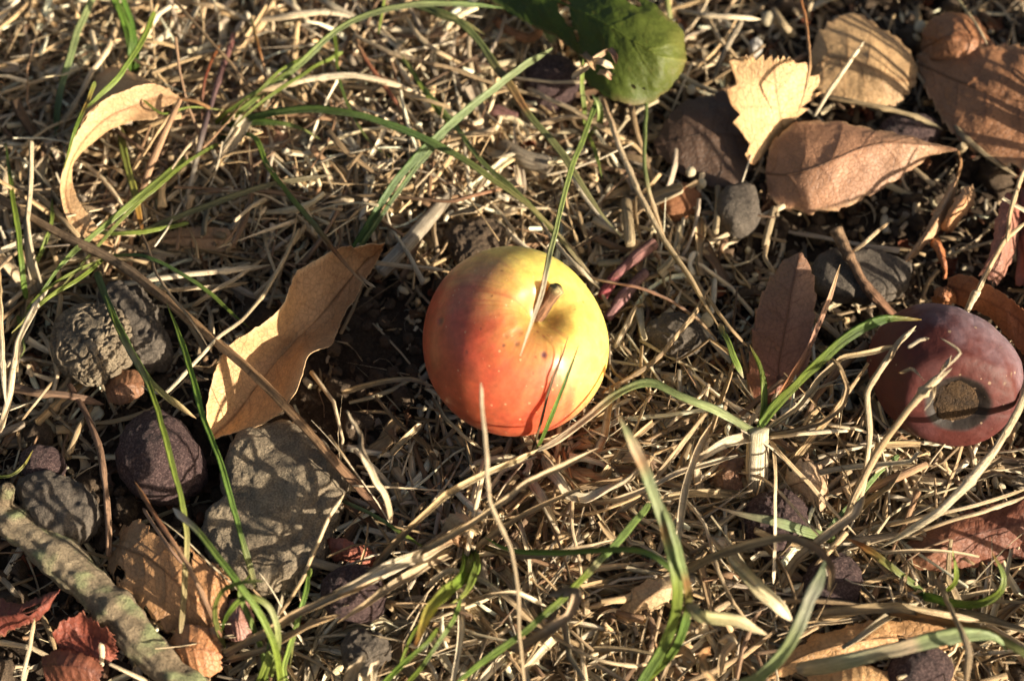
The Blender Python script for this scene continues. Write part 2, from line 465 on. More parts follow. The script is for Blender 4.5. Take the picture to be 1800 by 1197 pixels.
def stone(name, label, cat, poly, h0, hh, mat, level=5, flat=0.55, amp=1.0, nscale=8.0, group=None, fine=0.25, wrinkle=0.0, colr=None, parent=None, tiltx=0.0, tilty=0.0, ridge=0.0):
    """a lump whose outline is the polygon (photo px); bottom at h0 mm, hh mm thick"""
    poly = np.asarray(poly, float)
    W = P(poly[:, 0], poly[:, 1], h0 + hh * 0.5)
    c = (W.min(0) + W.max(0)) / 2
    d = W - c
    ang = np.arctan2(d[:, 1], d[:, 0]); r = np.hypot(d[:, 0], d[:, 1])
    o = np.argsort(ang); ang, r = ang[o], r[o]
    V, F = ico(level)
    a = np.arctan2(V[:, 1], V[:, 0])
    R = np.interp(a, np.concatenate([ang - 2 * math.pi, ang, ang + 2 * math.pi]), np.tile(r, 3))
    rho = np.hypot(V[:, 0], V[:, 1])
    rr = rho ** flat
    z = np.sign(V[:, 2]) * np.abs(V[:, 2]) ** (0.75 if flat < 1 else 1.0)
    X = np.stack([np.cos(a) * R * rr, np.sin(a) * R * rr, z * hh / 2], -1)
    seed = int(rng.integers(9973))
    q = X + seed
    dirn = V / np.linalg.norm(V, axis=1, keepdims=True)
    dn = amp * fbm(q, nscale, 4, seed, 0.55) + fine * fbm(q, nscale / 6, 3, seed + 3)
    if ridge: dn = dn - ridge * np.clip(1 - np.abs(fbm(q, nscale * 1.6, 3, seed + 40)) * 9, 0, 1)
    if wrinkle:
        w = fbm(q + 2.5 * np.stack([fbm(q, 6, 2, seed + 20), fbm(q, 6, 2, seed + 21), fbm(q, 6, 2, seed + 22)], -1), 1.9, 2, seed + 11)
        dn = dn + wrinkle * (0.5 - np.clip(np.abs(w) * 4.5, 0, 1) * -1 - 0.5)
    X = X + dirn * dn[:, None]
    X[:, 2] += X[:, 0] * tiltx + X[:, 1] * tilty
    X = X + c
    return prop(mk(name, X, F, mat, parent, colr, None, org=None if parent is None else None), label, cat, group)

def circ(cx, cy, rx, ry=None, n=14, jit=0.08, rot=0.0):
    ry = ry or rx
    a = np.linspace(0, 2 * math.pi, n, endpoint=False)
    j = 1 + jit * (rng.random(n) * 2 - 1)
    x, y = rx * np.cos(a) * j, ry * np.sin(a) * j
    c, s = math.cos(rot), math.sin(rot)
    return [(cx + x[i] * c - y[i] * s, cy + x[i] * s + y[i] * c) for i in range(n)]

# colours (linear base colours of the things themselves)
STRAW = (0.58, 0.41, 0.22); PALE = (0.72, 0.57, 0.37); BONE = (0.80, 0.69, 0.50); DSTRAW = (0.36, 0.25, 0.14)
GREEN = (0.21, 0.27, 0.04); DGREEN = (0.09, 0.14, 0.032); LGREEN = (0.33, 0.42, 0.10); OLIVE = (0.20, 0.21, 0.07)
GLAUC = (0.34, 0.40, 0.18); YEL = (0.62, 0.52, 0.12); ORNG = (0.42, 0.17, 0.05); BROWN = (0.20, 0.11, 0.06)
RED = (0.33, 0.09, 0.05); PURP = (0.16, 0.08, 0.09); TAN = (0.52, 0.31, 0.15); LTAN = (0.68, 0.45, 0.21)
DBROWN = (0.10, 0.06, 0.035); PINK = (0.45, 0.24, 0.16); CREAM = (0.74, 0.64, 0.44); GREY = (0.30, 0.26, 0.20)
# ------------------------------------------------------------------ the ground
def proj(p):
    d = p - CAM
    z = -(d @ VV)
    return 900 + (d @ XX) / z * FPX, 598.5 - (d @ UU) / z * FPX

def build_ground():
    n = 430
    s = np.linspace(-1, 1, n)
    g = 195 * s + 25000 * np.sign(s) * np.abs(s) ** 11
    X, Y = np.meshgrid(g, g + 8, indexing='ij')
    p = np.stack([X, Y, X * 0], -1)
    Z = ground_h(X, Y) + 0.9 * fbm(p, 3.4, 3, 77) * np.clip(1 - np.hypot(X, Y) / 600, 0, 1)
    V = np.stack([X, Y, Z], -1).reshape(-1, 3)
    i = np.arange(n * n).reshape(n, n)
    F = np.stack([i[:-1, :-1], i[1:, :-1], i[1:, 1:], i[:-1, 1:]], -1).reshape(-1, 4)
    prop(mk("ground", V, F, M_SOIL, org=np.zeros(3)), kind="structure", label="dark crumbly soil of the ground")
build_ground()

# where the dry straw lies thick: (px, py, rx, ry, weight)
BLOBS = [(230, 110, 440, 230, 1.6), (650, 170, 330, 200, 1.3), (620, 330, 260, 130, 0.8), (100, 430, 150, 100, 0.7), (1180, 60, 180, 60, 0.55),
         (1000, 900, 260, 130, 1.1), (1250, 800, 230, 120, 1.15), (850, 1080, 280, 140, 1.25), (1250, 1060, 260, 140, 1.1), (1560, 880, 220, 120, 1.1),
         (1150, 430, 140, 160, 0.75), (1600, 1100, 240, 120, 0.8), (60, 700, 110, 130, 0.55), (420, 360, 240, 100, 0.7), (720, 900, 130, 120, 0.5), (1480, 780, 140, 80, 0.6),
         (1350, 320, 170, 100, -0.2), (620, 620, 90, 120, -0.5), (470, 880, 120, 150, -0.6), (280, 820, 120, 90, -0.3), (1250, 250, 90, 100, -0.25)]
def dens(px, py):
    d = 0.20 + 0.35 * ((px < -60) | (px > 1900) | (py < -60) | (py > 1260))
    for x, y, rx, ry, w in BLOBS: d = d + w * np.exp(-((px - x) / rx) ** 2 - ((py - y) / ry) ** 2)
    return np.clip(d, 0.04, 1.6)

PAL = np.array([STRAW, PALE, PALE, BONE, BONE, PALE, STRAW, DSTRAW, (0.45, 0.33, 0.20), (0.50, 0.36, 0.20), (0.30, 0.18, 0.10), (0.42, 0.34, 0.25), (0.22, 0.14, 0.085), (0.62, 0.52, 0.33)])

def scatter(name, count, lmin, lmax, wmin, wmax, sect, n, kind_label, layer=5.0, curv=0.6, pitch=0.25, power=1.0, mat=None, dark=1.0, region=(-270, 270, -205, 260), pal=PAL, heading=None, flare=False):
    count = int(count * 1.3); tot = int(count * 4.2)
    x = rng.uniform(region[0], region[1], tot); y = rng.uniform(region[2], region[3], tot)
    px, py = proj(np.stack([x, y, x * 0], -1))
    d = dens(px, py)
    inside = (px > -500) & (px < 2300) & (py > -450) & (py < 1600)
    ok = (rng.random(tot) < (d / 1.6) ** power) & inside
    x, y, d = x[ok][:count], y[ok][:count], d[ok][:count]
    M = len(x)
    L = lmin + (lmax - lmin) * rng.random(M) ** 2
    w = wmin + (wmax - wmin) * rng.random(M) ** 1.5
    a0 = rng.uniform(0, 2 * math.pi, M)
    if heading is not None: a0 = heading + rng.normal(0, 0.6, M) + math.pi * (rng.random(M) > .5)
    cv = rng.normal(0, curv, M)
    pt = rng.normal(0.02, pitch, M)
    s = np.linspace(-.5, .5, n)
    ang = a0[:, None] + cv[:, None] * s[None] * 2 + 0.5 * np.sin(s[None] * 5 + a0[:, None] * 7) * rng.random(M)[:, None] * curv
    pp = pt[:, None] - rng.normal(0.2, pitch * 1.5, M)[:, None] * s[None]
    st = (L / (n - 1))[:, None]
    C = np.stack([np.cumsum(np.cos(ang) * np.cos(pp) * st, 1), np.cumsum(np.sin(ang) * np.cos(pp) * st, 1), np.cumsum(np.sin(pp) * st, 1)], -1)
    C -= C[:, n // 2:n // 2 + 1]
    C[..., 0] += x[:, None]; C[..., 1] += y[:, None]
    lay = rng.random(M) * layer * np.clip(d, 0.2, 1.4)
    C[..., 2] += (ground_h(x, y) + 0.4 + lay)[:, None]
    C[..., 2] = np.maximum(C[..., 2], ground_h(C[..., 0], C[..., 1]) + 0.2)
    W = 0.5 * w[:, None] * (1 + 0.25 * np.sin(s[None] * 9 + x[:, None]))
    tapers = rng.random(M) < 0.35
    W = W * np.where(tapers[:, None], np.clip((0.5 - s)[None] * 1.6, 0.05, 1), 1)
    C = np.concatenate([C[:, :1], C, C[:, -1:]], 1); W = np.concatenate([W[:, :1] * .05, W, W[:, -1:] * .05], 1)
    C[:, 0] -= (C[:, 2] - C[:, 1]) * .03; C[:, -1] += (C[:, -2] - C[:, -3]) * .03
    nrm = rng.normal(0, 0.55, (M, 3)) + [0.1, -0.2, 1.0]
    nrm /= np.linalg.norm(nrm, axis=1, keepdims=True)
    S_ = SECT[sect]
    V, F, uvw = sweep(C, W, S_, nrm, (rng.normal(0, .8, M)[:, None] * np.linspace(-1, 1, n + 2)[None]) if sect != 'stem' else None)
    c = pal[rng.integers(len(pal), size=M)] * rng.uniform(0.68, 1.5, (M, 1)) * dark
    c = np.repeat(c, (n + 2) * len(S_), 0)
    # no litter inside the apple or the plum-like fruit
    return prop(mk(name, V, F, mat or M_LITTER, None, c, uvw, org=np.zeros(3)), kind="stuff", label=kind_label)

def crumbs(name, count, rmin, rmax, label, mat, level=1, power=3.0, densmode=None, embed=0.3, elong=1.0, lift=0.0):
    x = rng.uniform(-250, 250, count * 4); y = rng.uniform(-190, 240, count * 4)
    px, py = proj(np.stack([x, y, x * 0], -1))
    ok = (px > -380) & (px < 2180) & (py > -350) & (py < 1550)
    if densmode: ok &= rng.random(len(x)) < np.clip(densmode(px, py), 0, 1)
    x, y = x[ok][:count], y[ok][:count]
    M = len(x)
    V0, F0 = ico(level); K = len(V0)
    r = rmin + (rmax - rmin) * rng.random(M) ** power
    sx = r * rng.uniform(.8, 1.3, M) * elong; sy = r * rng.uniform(.7, 1.1, M); sz = r * rng.uniform(.6, 1.0, M)
    a = rng.uniform(0, 6.283, M); ca, sa = np.cos(a), np.sin(a)
    ro = rng.uniform(0, 99, (M, 1, 3))
    jit = 1 + (0.42 if elong == 1.0 else 0.10) * vnoise(V0[None] * 1.6 + ro, 4)
    if level > 1: jit = jit + 0.22 * vnoise(V0[None] * 4.1 + ro, 5) + 0.10 * vnoise(V0[None] * 9 + ro, 6)
    X = V0[None] * jit[..., None] * np.stack([sx, sy, sz], -1)[:, None]
    el = rng.normal(0, 0.5, M) if elong > 1 else np.zeros(M)
    X = np.stack([X[..., 0] * np.cos(el)[:, None] - X[..., 2] * np.sin(el)[:, None], X[..., 1], X[..., 0] * np.sin(el)[:, None] + X[..., 2] * np.cos(el)[:, None]], -1)
    Xr = np.stack([X[..., 0] * ca[:, None] - X[..., 1] * sa[:, None], X[..., 0] * sa[:, None] + X[..., 1] * ca[:, None], X[..., 2]], -1)
    Xr[..., 0] += x[:, None]; Xr[..., 1] += y[:, None]; Xr[..., 2] += (ground_h(x, y) + sz * (1 - embed) + lift * rng.random(M))[:, None]
    F = (F0[None] + (np.arange(M) * K)[:, None, None]).reshape(-1, 3)
    return prop(mk(name, Xr.reshape(-1, 3), F, mat, org=np.zeros(3), smooth=level != 1 or elong > 1), kind="stuff", label=label)

crumbs("soil_crumbs", 16000, 0.3, 2.3, "loose dark crumbs of dry soil between the straw", M_CRUMB, 1, 3.0)
crumbs("soil_clods", 560, 1.6, 4.6, "larger rough clods of dry soil half buried", M_CRUMB, 3, 1.6, embed=0.55)
crumbs("seed_husks", 4200, 0.45, 1.25, "tiny pale seeds and husks lying in the straw", M_SEED, 1, 1.5, lambda px, py: dens(px, py) * (0.25 + (py < 450) * (px < 900) * 0.8), elong=1.7, lift=5.0)
scatter("broken_straw", 16000, 1.5, 13, 0.3, 1.5, 'bit', 4, "countless short broken flecks of dry straw", layer=5.5, pitch=0.5, power=0.8)
scatter("fallen_straw", 8000, 8, 60, 0.45, 2.0, 'stem', 7, "tangled thin dry straw stems covering the soil", layer=9, pitch=0.22, curv=0.42, power=1.25)
scatter("dead_grass_blades", 3200, 8, 40, 0.8, 3.4, 'curl', 9, "flat curling dead grass blades lying in layers", layer=7, curv=0.5, pitch=0.25, power=1.3)
scatter("straw_stubs", 3800, 3, 12, 1.1, 2.4, 'stem', 5, "short thick cut stubs of pale dry stalks", layer=9, curv=0.15, pitch=0.7, power=1.6)
LP = np.array([(0.20, 0.10, 0.055), (0.27, 0.12, 0.06), (0.16, 0.09, 0.055), (0.36, 0.22, 0.12), (0.30, 0.10, 0.05), (0.12, 0.075, 0.05)])
scatter("leaf_scraps", 900, 3, 13, 2.0, 6.5, 'curl', 6, "small crumbled brown scraps of old leaves", layer=2.5, curv=0.8, pitch=0.35, power=0.25, pal=LP)
scatter("fine_roots", 1200, 8, 35, 0.12, 0.3, 'bit', 9, "hair-thin pale roots and fibres over the soil", layer=8, curv=1.8, pitch=0.25, power=0.4)

def dead_tufts():
    """mats of dead blades that fan out of the old grass crowns"""
    Cs = []; Ws = []; Ns = []; cols = []
    crowns = [(845, 950, 26), (960, 830, 18), (1040, 900, 14), (1120, 1040, 22), (1280, 1090, 22), (1230, 830, 18), (1480, 960, 26), (1560, 930, 16), (1400, 1000, 14),
              (900, 1120, 20), (760, 1000, 14), (1010, 1060, 16), (1640, 1080, 16), (1330, 880, 14), (540, 1140, 16), (470, 1110, 10), (60, 520, 12), (170, 430, 12), (250, 40, 16),
              (1180, 930, 16), (1720, 1150, 14), (980, 1180, 14), (700, 1100, 10), (1350, 780, 14), (1000, 780, 8), (1990, 560, 26), (2050, 330, 20), (1940, 900, 20)]
    n = 14
    for cx, cy, k in crowns:
        b = P(cx, cy, 0.0)
        for j in range(int(k * 2.8)):
            a = rng.uniform(0, 6.283); L = rng.uniform(9, 42) * (0.7 if rng.random() < .5 else 1)
            el = rng.uniform(0.05, 0.8); bend = rng.uniform(0.2, 1.1) + (rng.random() < .12) * 1.5
            s = np.linspace(0, 1, n)
            pe = el - bend * s
            aa = a + rng.normal(0, .28) * s + 0.10 * np.sin(s * rng.uniform(3, 9) + a) + (s > rng.uniform(.2, 1)) * rng.normal(0, .5)
            st = L / (n - 1)
            C = np.stack([np.cumsum(np.cos(aa) * np.cos(pe)) * st, np.cumsum(np.sin(aa) * np.cos(pe)) * st, np.cumsum(np.sin(pe)) * st], -1)
            C += b + np.array([rng.normal(0, 2.2), rng.normal(0, 2.2), 1.0])
            C[:, 2] = np.maximum(C[:, 2], ground_h(C[:, 0], C[:, 1]) + rng.uniform(0.5, 4.5))
            w = (rng.uniform(0.2, 0.8) if rng.random() < .7 else rng.uniform(.9, 2.0)) * (1 - .6 * s)
            Cs.append(C); Ws.append(w); nr = np.array([rng.normal(0, .6), rng.normal(0, .6), 1]); Ns.append(nr / np.linalg.norm(nr))
            cols.append(np.array([STRAW, PALE, BONE, DSTRAW, (0.5, 0.38, 0.22), (0.64, 0.54, 0.36)][rng.integers(6)]) * rng.uniform(.8, 1.1))
    C = np.array(Cs); W = np.array(Ws); M = len(C)
    V, F, uvw = sweep(C, W, SECT['curl'], np.array(Ns), rng.normal(0, 1.3, M)[:, None] * np.linspace(0, 1, n)[None])
    prop(mk("dead_grass", V, F, M_STRAW, None, np.repeat(np.array(cols), n * 8, 0), uvw, org=np.zeros(3)), kind="stuff", label="matted dead grass fanning out of old crowns")
dead_tufts()
# ------------------------------------------------------------------ the apple
def cam_axis(x, u, v):
    d = x * XX + u * UU + v * VV
    return d / np.linalg.norm(d)

def frame_from(ax):
    z = ax / np.linalg.norm(ax); x = np.cross([0, 1, 0], z); x /= np.linalg.norm(x); y = np.cross(z, x)
    return np.stack([x, y, z], 1)

def build_apple():
    R = 23.35
    c = P(905, 601, 24.5)
    ax = cam_axis(0.36, 0.37, 0.85)
    Mx = frame_from(ax)
    nt_, na = 190, 300
    th = np.linspace(0.0, math.pi, nt_)[:, None] * np.ones((1, na)); ph = np.linspace(0, 2 * math.pi, na, endpoint=False)[None] * np.ones((nt_, 1))
    lob = 0.010 * np.cos(5 * ph + 0.4) * np.clip(1 - th / 1.4, 0, 1) * np.clip(th / .3, 0, 1) + 0.016 * np.cos(2 * ph + 2.2) + 0.012 * np.cos(3 * ph + .5) * np.sin(th)
    r = R * (1 + lob)
    dip = 6.2 * np.exp(-(th / 0.25) ** 2) + 1.6 * np.exp(-(th / 0.6) ** 2) + 4.2 * np.exp(-((math.pi - th) / 0.3) ** 2)
    lx = r * np.sin(th) * np.cos(ph); ly = r * np.sin(th) * np.sin(ph); lz = r * np.cos(th) * 0.955 - np.sign(np.cos(th)) * dip
    X = np.stack([lx, ly, lz], -1)
    # a furrow running out of the stem hollow and a swelling beside it
    wdir = Mx.T @ cam_axis(-0.35, -0.35, 0.6)
    fphi = math.atan2(wdir[1], wdir[0])
    dphi = (ph - fphi + math.pi) % (2 * math.pi) - math.pi
    X *= (1 - 0.030 * np.exp(-(dphi / 0.28) ** 2) * np.exp(-((th - .42) / .28) ** 2) + 0.020 * np.exp(-((dphi - 1.0) / 0.35) ** 2) * np.exp(-((th - .45) / .22) ** 2) + 0.014 * np.exp(-((dphi + 0.6) / 0.3) ** 2) * np.exp(-((th - .4) / .2) ** 2))[..., None]
    X *= (1 + 0.006 * fbm(X, 14, 3, 50) + 0.0006 * fbm(X, 1.2, 2, 51))[..., None]
    Wd = (X @ Mx.T)
    nrm = Wd / np.linalg.norm(Wd, axis=2, keepdims=True)
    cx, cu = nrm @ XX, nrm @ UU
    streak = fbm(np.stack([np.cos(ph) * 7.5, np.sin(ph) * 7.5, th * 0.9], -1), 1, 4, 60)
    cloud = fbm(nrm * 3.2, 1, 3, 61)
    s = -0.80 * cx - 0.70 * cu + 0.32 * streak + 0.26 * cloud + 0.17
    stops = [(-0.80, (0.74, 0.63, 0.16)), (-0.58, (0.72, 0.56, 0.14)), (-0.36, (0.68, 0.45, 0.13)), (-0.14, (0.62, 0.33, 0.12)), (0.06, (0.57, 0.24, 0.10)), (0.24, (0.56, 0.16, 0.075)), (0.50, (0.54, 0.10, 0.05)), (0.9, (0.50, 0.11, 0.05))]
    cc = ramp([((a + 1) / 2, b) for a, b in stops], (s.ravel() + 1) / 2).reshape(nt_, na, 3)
    lines = np.clip(fbm(np.stack([np.cos(ph) * 26, np.sin(ph) * 26, th * 1.6], -1), 1, 3, 73) * 2.2 + 0.1, 0, 1)[..., None] * np.clip(1 - np.abs(s - 0.08) / 0.42, 0, 1)[..., None]
    cc = cc * (1 - .6 * lines) + np.array((0.46, 0.09, 0.045)) * .6 * lines
    mott = fbm(nrm * 9, 1, 4, 74)[..., None]
    cc = cc * (1 + 0.34 * mott)
    bru = np.clip((fbm(nrm * 2.6 + 5, 1, 4, 75) - 0.12) * 3, 0, 1)[..., None] * 0.30
    cc = cc * (1 - bru) + np.array((0.34, 0.17, 0.07)) * bru
    dark = np.clip(fbm(np.stack([np.cos(ph) * 16, np.sin(ph) * 16, th * 1.2], -1), 1, 3, 63), 0, 1)[..., None] * np.clip(s, 0, .5)[..., None]
    cc = cc * (1 - 0.5 * dark)
    rus = np.clip(np.exp(-(th / 0.42) ** 2) * 1.15 + 1.0 * fbm(X, 2.5, 4, 64) * np.exp(-(th / 0.62) ** 2), 0, 1)[..., None] * 0.7
    cc = cc * (1 - rus) + np.array((0.38, 0.22, 0.05)) * rus
    fur = (np.exp(-(dphi / 0.33) ** 2) * np.exp(-((th - .48) / .28) ** 2) * np.clip(0.45 + 1.6 * fbm(X, 2.0, 4, 66), 0, 1))[..., None] * 0.95
    cc = cc * (1 - fur) + np.array((0.36, 0.175, 0.045)) * fur
    # hail marks and pits
    for (sx, su, rad, dk) in [(0.05, 0.12, 0.05, (0.30, 0.14, 0.05)), (-0.05, 0.22, 0.06, (0.32, 0.16, 0.05)), (0.02, -0.02, 0.03, (0.26, 0.11, 0.05)), (0.12, 0.02, 0.018, (0.3, 0.13, 0.05)), (-0.10, 0.06, 0.03, (0.3, 0.14, 0.05)), (0.42, 0.02, 0.012, (0.32, 0.13, 0.05)), (0.24, 0.10, 0.013, (0.3, 0.12, 0.05)), (0.45, -0.3, 0.010, (0.25, 0.08, 0.04)), (-0.5, -0.1, 0.014, (0.2, 0.06, 0.04)), (-0.25, 0.5, 0.012, (0.2, 0.08, 0.04)), (0.31, -0.14, 0.035, (0.10, 0.03, 0.04)), (-0.12, -0.04, 0.016, (0.12, 0.05, 0.03)), (0.30, 0.14, 0.017, (0.30, 0.11, 0.04)), (0.35, 0.07, 0.020, (0.34, 0.13, 0.05)), (0.40, 0.08, 0.014, (0.34, 0.13, 0.05)),
                              (0.22, -0.16, 0.013, (0.25, 0.07, 0.03)), (0.19, -0.33, 0.010, (0.2, 0.06, 0.03)), (-0.36, 0.14, 0.014, (0.16, 0.05, 0.03)), (-0.78, 0.22, 0.05, (0.25, 0.09, 0.05)), (-0.14, 0.75, 0.012, (0.2, 0.09, 0.03)), (0.70, 0.38, 0.010, (0.3, 0.15, 0.03)), (0.77, 0.45, 0.016, (0.2, 0.12, 0.03))]:
        sv = math.sqrt(max(0, 1 - sx * sx - su * su)); d = sx * XX + su * UU + sv * VV
        q = np.linalg.norm(nrm - d, axis=2) * (1 + 0.35 * fbm(nrm * 25, 1, 2, 70))
        k = np.clip(1.4 - q / rad, 0, 1)[..., None]
        cc = cc * (1 - k) + np.array(dk) * k
        X *= (1 - 0.006 * k * (rad / 0.03))
    Wd = X @ Mx.T + c
    i = np.arange(nt_ * na).reshape(nt_, na)
    F = np.stack([i[:-1], i[1:], np.roll(i[1:], -1, 1), np.roll(i[:-1], -1, 1)], -1).reshape(-1, 4)
    m, nt, bs, out = base_mat("apple_skin")
    ca = attr(nt, "col").outputs["Color"]; p = texco(nt)
    vo = N(nt, "ShaderNodeTexVoronoi", feature='F1'); vo.inputs["Scale"].default_value = 560; nt.links.new(p, vo.inputs["Vector"])
    pick = N(nt, "ShaderNodeSeparateColor"); nt.links.new(vo.outputs["Color"], pick.inputs[0])
    sel = math_(nt, 'GREATER_THAN', pick.outputs[0], 0.42)
    rad = math_(nt, 'MULTIPLY_ADD', pick.outputs[1], 0.10, 0.08)
    dot = math_(nt, 'MULTIPLY', math_(nt, 'LESS_THAN', vo.outputs["Distance"], rad), sel)
    core = math_(nt, 'MULTIPLY', math_(nt, 'LESS_THAN', vo.outputs["Distance"], 0.06), sel)
    c1 = mix(nt, math_(nt, 'MULTIPLY', dot, 0.45), ca, (0.80, 0.55, 0.30))
    c1 = mix(nt, math_(nt, 'MULTIPLY', core, 0.6), c1, (0.22, 0.08, 0.04))
    fl = noise(nt, p, 900, 4, 0.7)
    sc2 = N(nt, "ShaderNodeVectorMath", operation='SCALE'); nt.links.new(c1, sc2.inputs[0]); nt.links.new(mrange(nt, fl, 0.3, 0.7, 0.84, 1.14), sc2.inputs[3])
    smear = noise(nt, p, 70, 5, 0.7)
    h = math_(nt, 'ADD', fl, math_(nt, 'MULTIPLY', dot, 1.2))
    finish(nt, bs, out, sc2.outputs[0], mrange(nt, smear, 0.3, 0.7, 0.26, 0.44), bump(nt, h, 0.00007, 0.6), 0, 0.5)
    bs.inputs["Subsurface Weight"].default_value = 0.5
    bs.inputs["Subsurface Radius"].default_value = (0.009, 0.004, 0.0012)
    bs.inputs["Subsurface Scale"].default_value = 1.0
    root = empty("apple", c - np.array([0, 0, 24.0]), "red and yellow apple with a short stem lying on the straw", "apple")
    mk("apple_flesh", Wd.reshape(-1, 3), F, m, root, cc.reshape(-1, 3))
    b = c + ax * 13.0
    tip = P(979, 507, (b[2] + 7.6))
    C = catmull(np.stack([b - ax * 1, b + (tip - b) * .3 + [0.1, 0, .3], b + (tip - b) * .7, tip]), 22)
    hw = np.interp(np.linspace(0, 1, 22), [0, .12, .6, .88, 1], [2.4, 1.75, 1.5, 1.7, 1.95])
    C = np.vstack([C, C[-1:] - ax * 0.1, C[-1:] - ax * .25]); hw = np.concatenate([hw, [1.5, .02]])
    V, F2, uv = sweep(C[None], hw[None], np.array([(math.cos(a), math.sin(a)) for a in np.linspace(0, 2 * math.pi, 16, endpoint=False)]), np.array([[0, 0, 1.0]]))
    tc = np.concatenate([np.linspace(0, .93, 22), [.97, 1]])
    V = V + 0.12 * np.stack([fbm(V, 1.2, 3, k) for k in (1, 2, 3)], -1)
    mk("stem", V, F2, M_TWIG, root, np.repeat(ramp([(0, (0.30, 0.20, 0.07)), (.15, (0.22, 0.11, 0.06)), (.8, (0.24, 0.13, 0.07)), (.93, (0.42, 0.33, 0.16)), (1, (0.50, 0.42, 0.24))], tc), 16, 0), uv)
build_apple()

# ------------------------------------------------------------------ the wrinkled purple fruit
def build_fruit():
    c = P(1662, 655, 17.5)
    V, F = ico(7)
    n = V.copy()
    cx, cu, cv = n @ XX, n @ UU, n @ VV
    poly = np.array([(1527, 625), (1548, 575), (1590, 543), (1640, 531), (1700, 549), (1757, 588), (1790, 635), (1793, 690), (1762, 745), (1700, 780), (1640, 775), (1580, 745), (1540, 690)], float)
    k = mmpp(c)
    dx, du = (poly[:, 0] - 1662) * k, (655 - poly[:, 1]) * k
    an, rr = np.arctan2(du, dx), np.hypot(dx, du); o = np.argsort(an); an, rr = an[o], rr[o]
    a = np.arctan2(cu, cx); rho = np.hypot(cx, cu)
    R = np.interp(a, np.concatenate([an - 2 * math.pi, an, an + 2 * math.pi]), np.tile(rr, 3))
    X = np.stack([np.cos(a) * rho * R, np.sin(a) * rho * R, cv * 17.0], -1)     # camera-side frame, then turned
    X *= (1 + 0.025 * fbm(n * 2.2, 1, 3, 81) + 0.004 * fbm(n * 10, 1, 2, 83))[:, None]
    sd = np.array([-0.02, -0.52, 0.85]); sd /= np.linalg.norm(sd)
    nl = np.stack([cx, cu, cv], -1)
    q = np.arccos(np.clip(nl @ sd, -1, 1))
    qn = q * (1 + 0.10 * fbm(n * 3, 1, 2, 88))
    X *= (1 - 0.13 * np.exp(-(qn / 0.62) ** 4) - 0.12 * np.exp(-(qn / 0.44) ** 8) + 0.035 * np.exp(-((qn - 0.78) / 0.14) ** 2))[:, None]
    bl_near = np.clip((qn - 0.62) / 0.35, 0, 1)[:, None]
    # dents running from the scar to the skin's edge
    dd = np.array([0.8, -0.45, 0.4]); dd /= np.linalg.norm(dd)
    X *= (1 - 0.010 * np.exp(-((nl @ np.cross(dd, sd)) / 0.035) ** 2) * np.clip(nl @ dd, 0, 1))[:, None]
    W = X[:, :1] * XX + X[:, 1:2] * UU + X[:, 2:3] * VV + c
    base = np.broadcast_to(np.array((0.085, 0.020, 0.016)), (len(n), 3)).copy()
    dk = np.clip(fbm(n * 2.0, 1, 3, 90) * 1.5 + .3, 0, 1)[:, None]
    base = base * (1 - .5 * dk) + np.array((0.07, 0.028, 0.032)) * .5 * dk
    bloom_lit = np.clip((0.75 * cu + 0.75 * cx) * 1.0 - 0.12 + 0.75 * fbm(n * 3.2, 1, 5, 91), 0, 1)[:, None] * 0.6  # waxy bloom, cut back on the left so the colour carries shade there
    bloom_lit = bloom_lit * bl_near
    base = base * (1 - bloom_lit) + np.array((0.30, 0.24, 0.28)) * bloom_lit
    edge = np.clip(1 - np.abs(qn - 0.47) / 0.06, 0, 1)[:, None] * np.clip(.4 + fbm(n * 8, 1, 3, 92), 0, 1)[:, None]
    base = base * (1 - edge * .25) + np.array((0.20, 0.19, 0.22)) * edge * .25
    ins = np.clip((0.53 - qn) / 0.05, 0, 1)[:, None]
    base = base * (1 - ins) + np.array((0.022, 0.015, 0.012)) * ins * (1 + .5 * fbm(n * 18, 1, 3, 94))[:, None]
    dirt = np.clip((fbm(n * 5, 1, 4, 96) + cx - 1.12) * 5, 0, 1)[:, None]
    base = base * (1 - dirt) + np.array((0.45, 0.36, 0.2)) * dirt
    m, nt, bs, out = base_mat("plum_skin")
    ca = attr(nt, "col").outputs["Color"]; p = texco(nt)
    vo = N(nt, "ShaderNodeTexVoronoi", feature='F1'); vo.inputs["Scale"].default_value = 430; nt.links.new(p, vo.inputs["Vector"])
    pk = N(nt, "ShaderNodeSeparateColor"); nt.links.new(vo.outputs["Color"], pk.inputs[0])
    dot = math_(nt, 'MULTIPLY', math_(nt, 'LESS_THAN', vo.outputs["Distance"], math_(nt, 'MULTIPLY_ADD', pk.outputs[1], 0.16, 0.04)), math_(nt, 'GREATER_THAN', pk.outputs[0], 0.5))
    cc = mix(nt, math_(nt, 'MULTIPLY', dot, 0.6), ca, (0.40, 0.28, 0.18))
    f = noise(nt, p, 700, 5, 0.7)
    s2 = N(nt, "ShaderNodeVectorMath", operation='SCALE'); nt.links.new(cc, s2.inputs[0]); nt.links.new(mrange(nt, f, 0.3, 0.7, 0.8, 1.2), s2.inputs[3])
    finish(nt, bs, out, s2.outputs[0], mrange(nt, f, .3, .7, 0.5, 0.7), bump(nt, f, 0.0002, 0.8), 0, 0.3)
    bs.inputs["Subsurface Weight"].default_value = 0.12; bs.inputs["Subsurface Radius"].default_value = (0.003, 0.0012, 0.0008)
    root = empty("rotting_plum", c - [0, 0, 17], "dull purple rotting plum with a round sunken brown scar", "plum")
    mk("plum_flesh", W, F, m, root, base)
    # crumbling plug inside the scar
    V2, F2 = ico(5)
    sdw = sd[0] * XX + sd[1] * UU + sd[2] * VV
    fr = frame_from(sdw)
    V2a = np.arctan2(V2[:, 1], V2[:, 0])
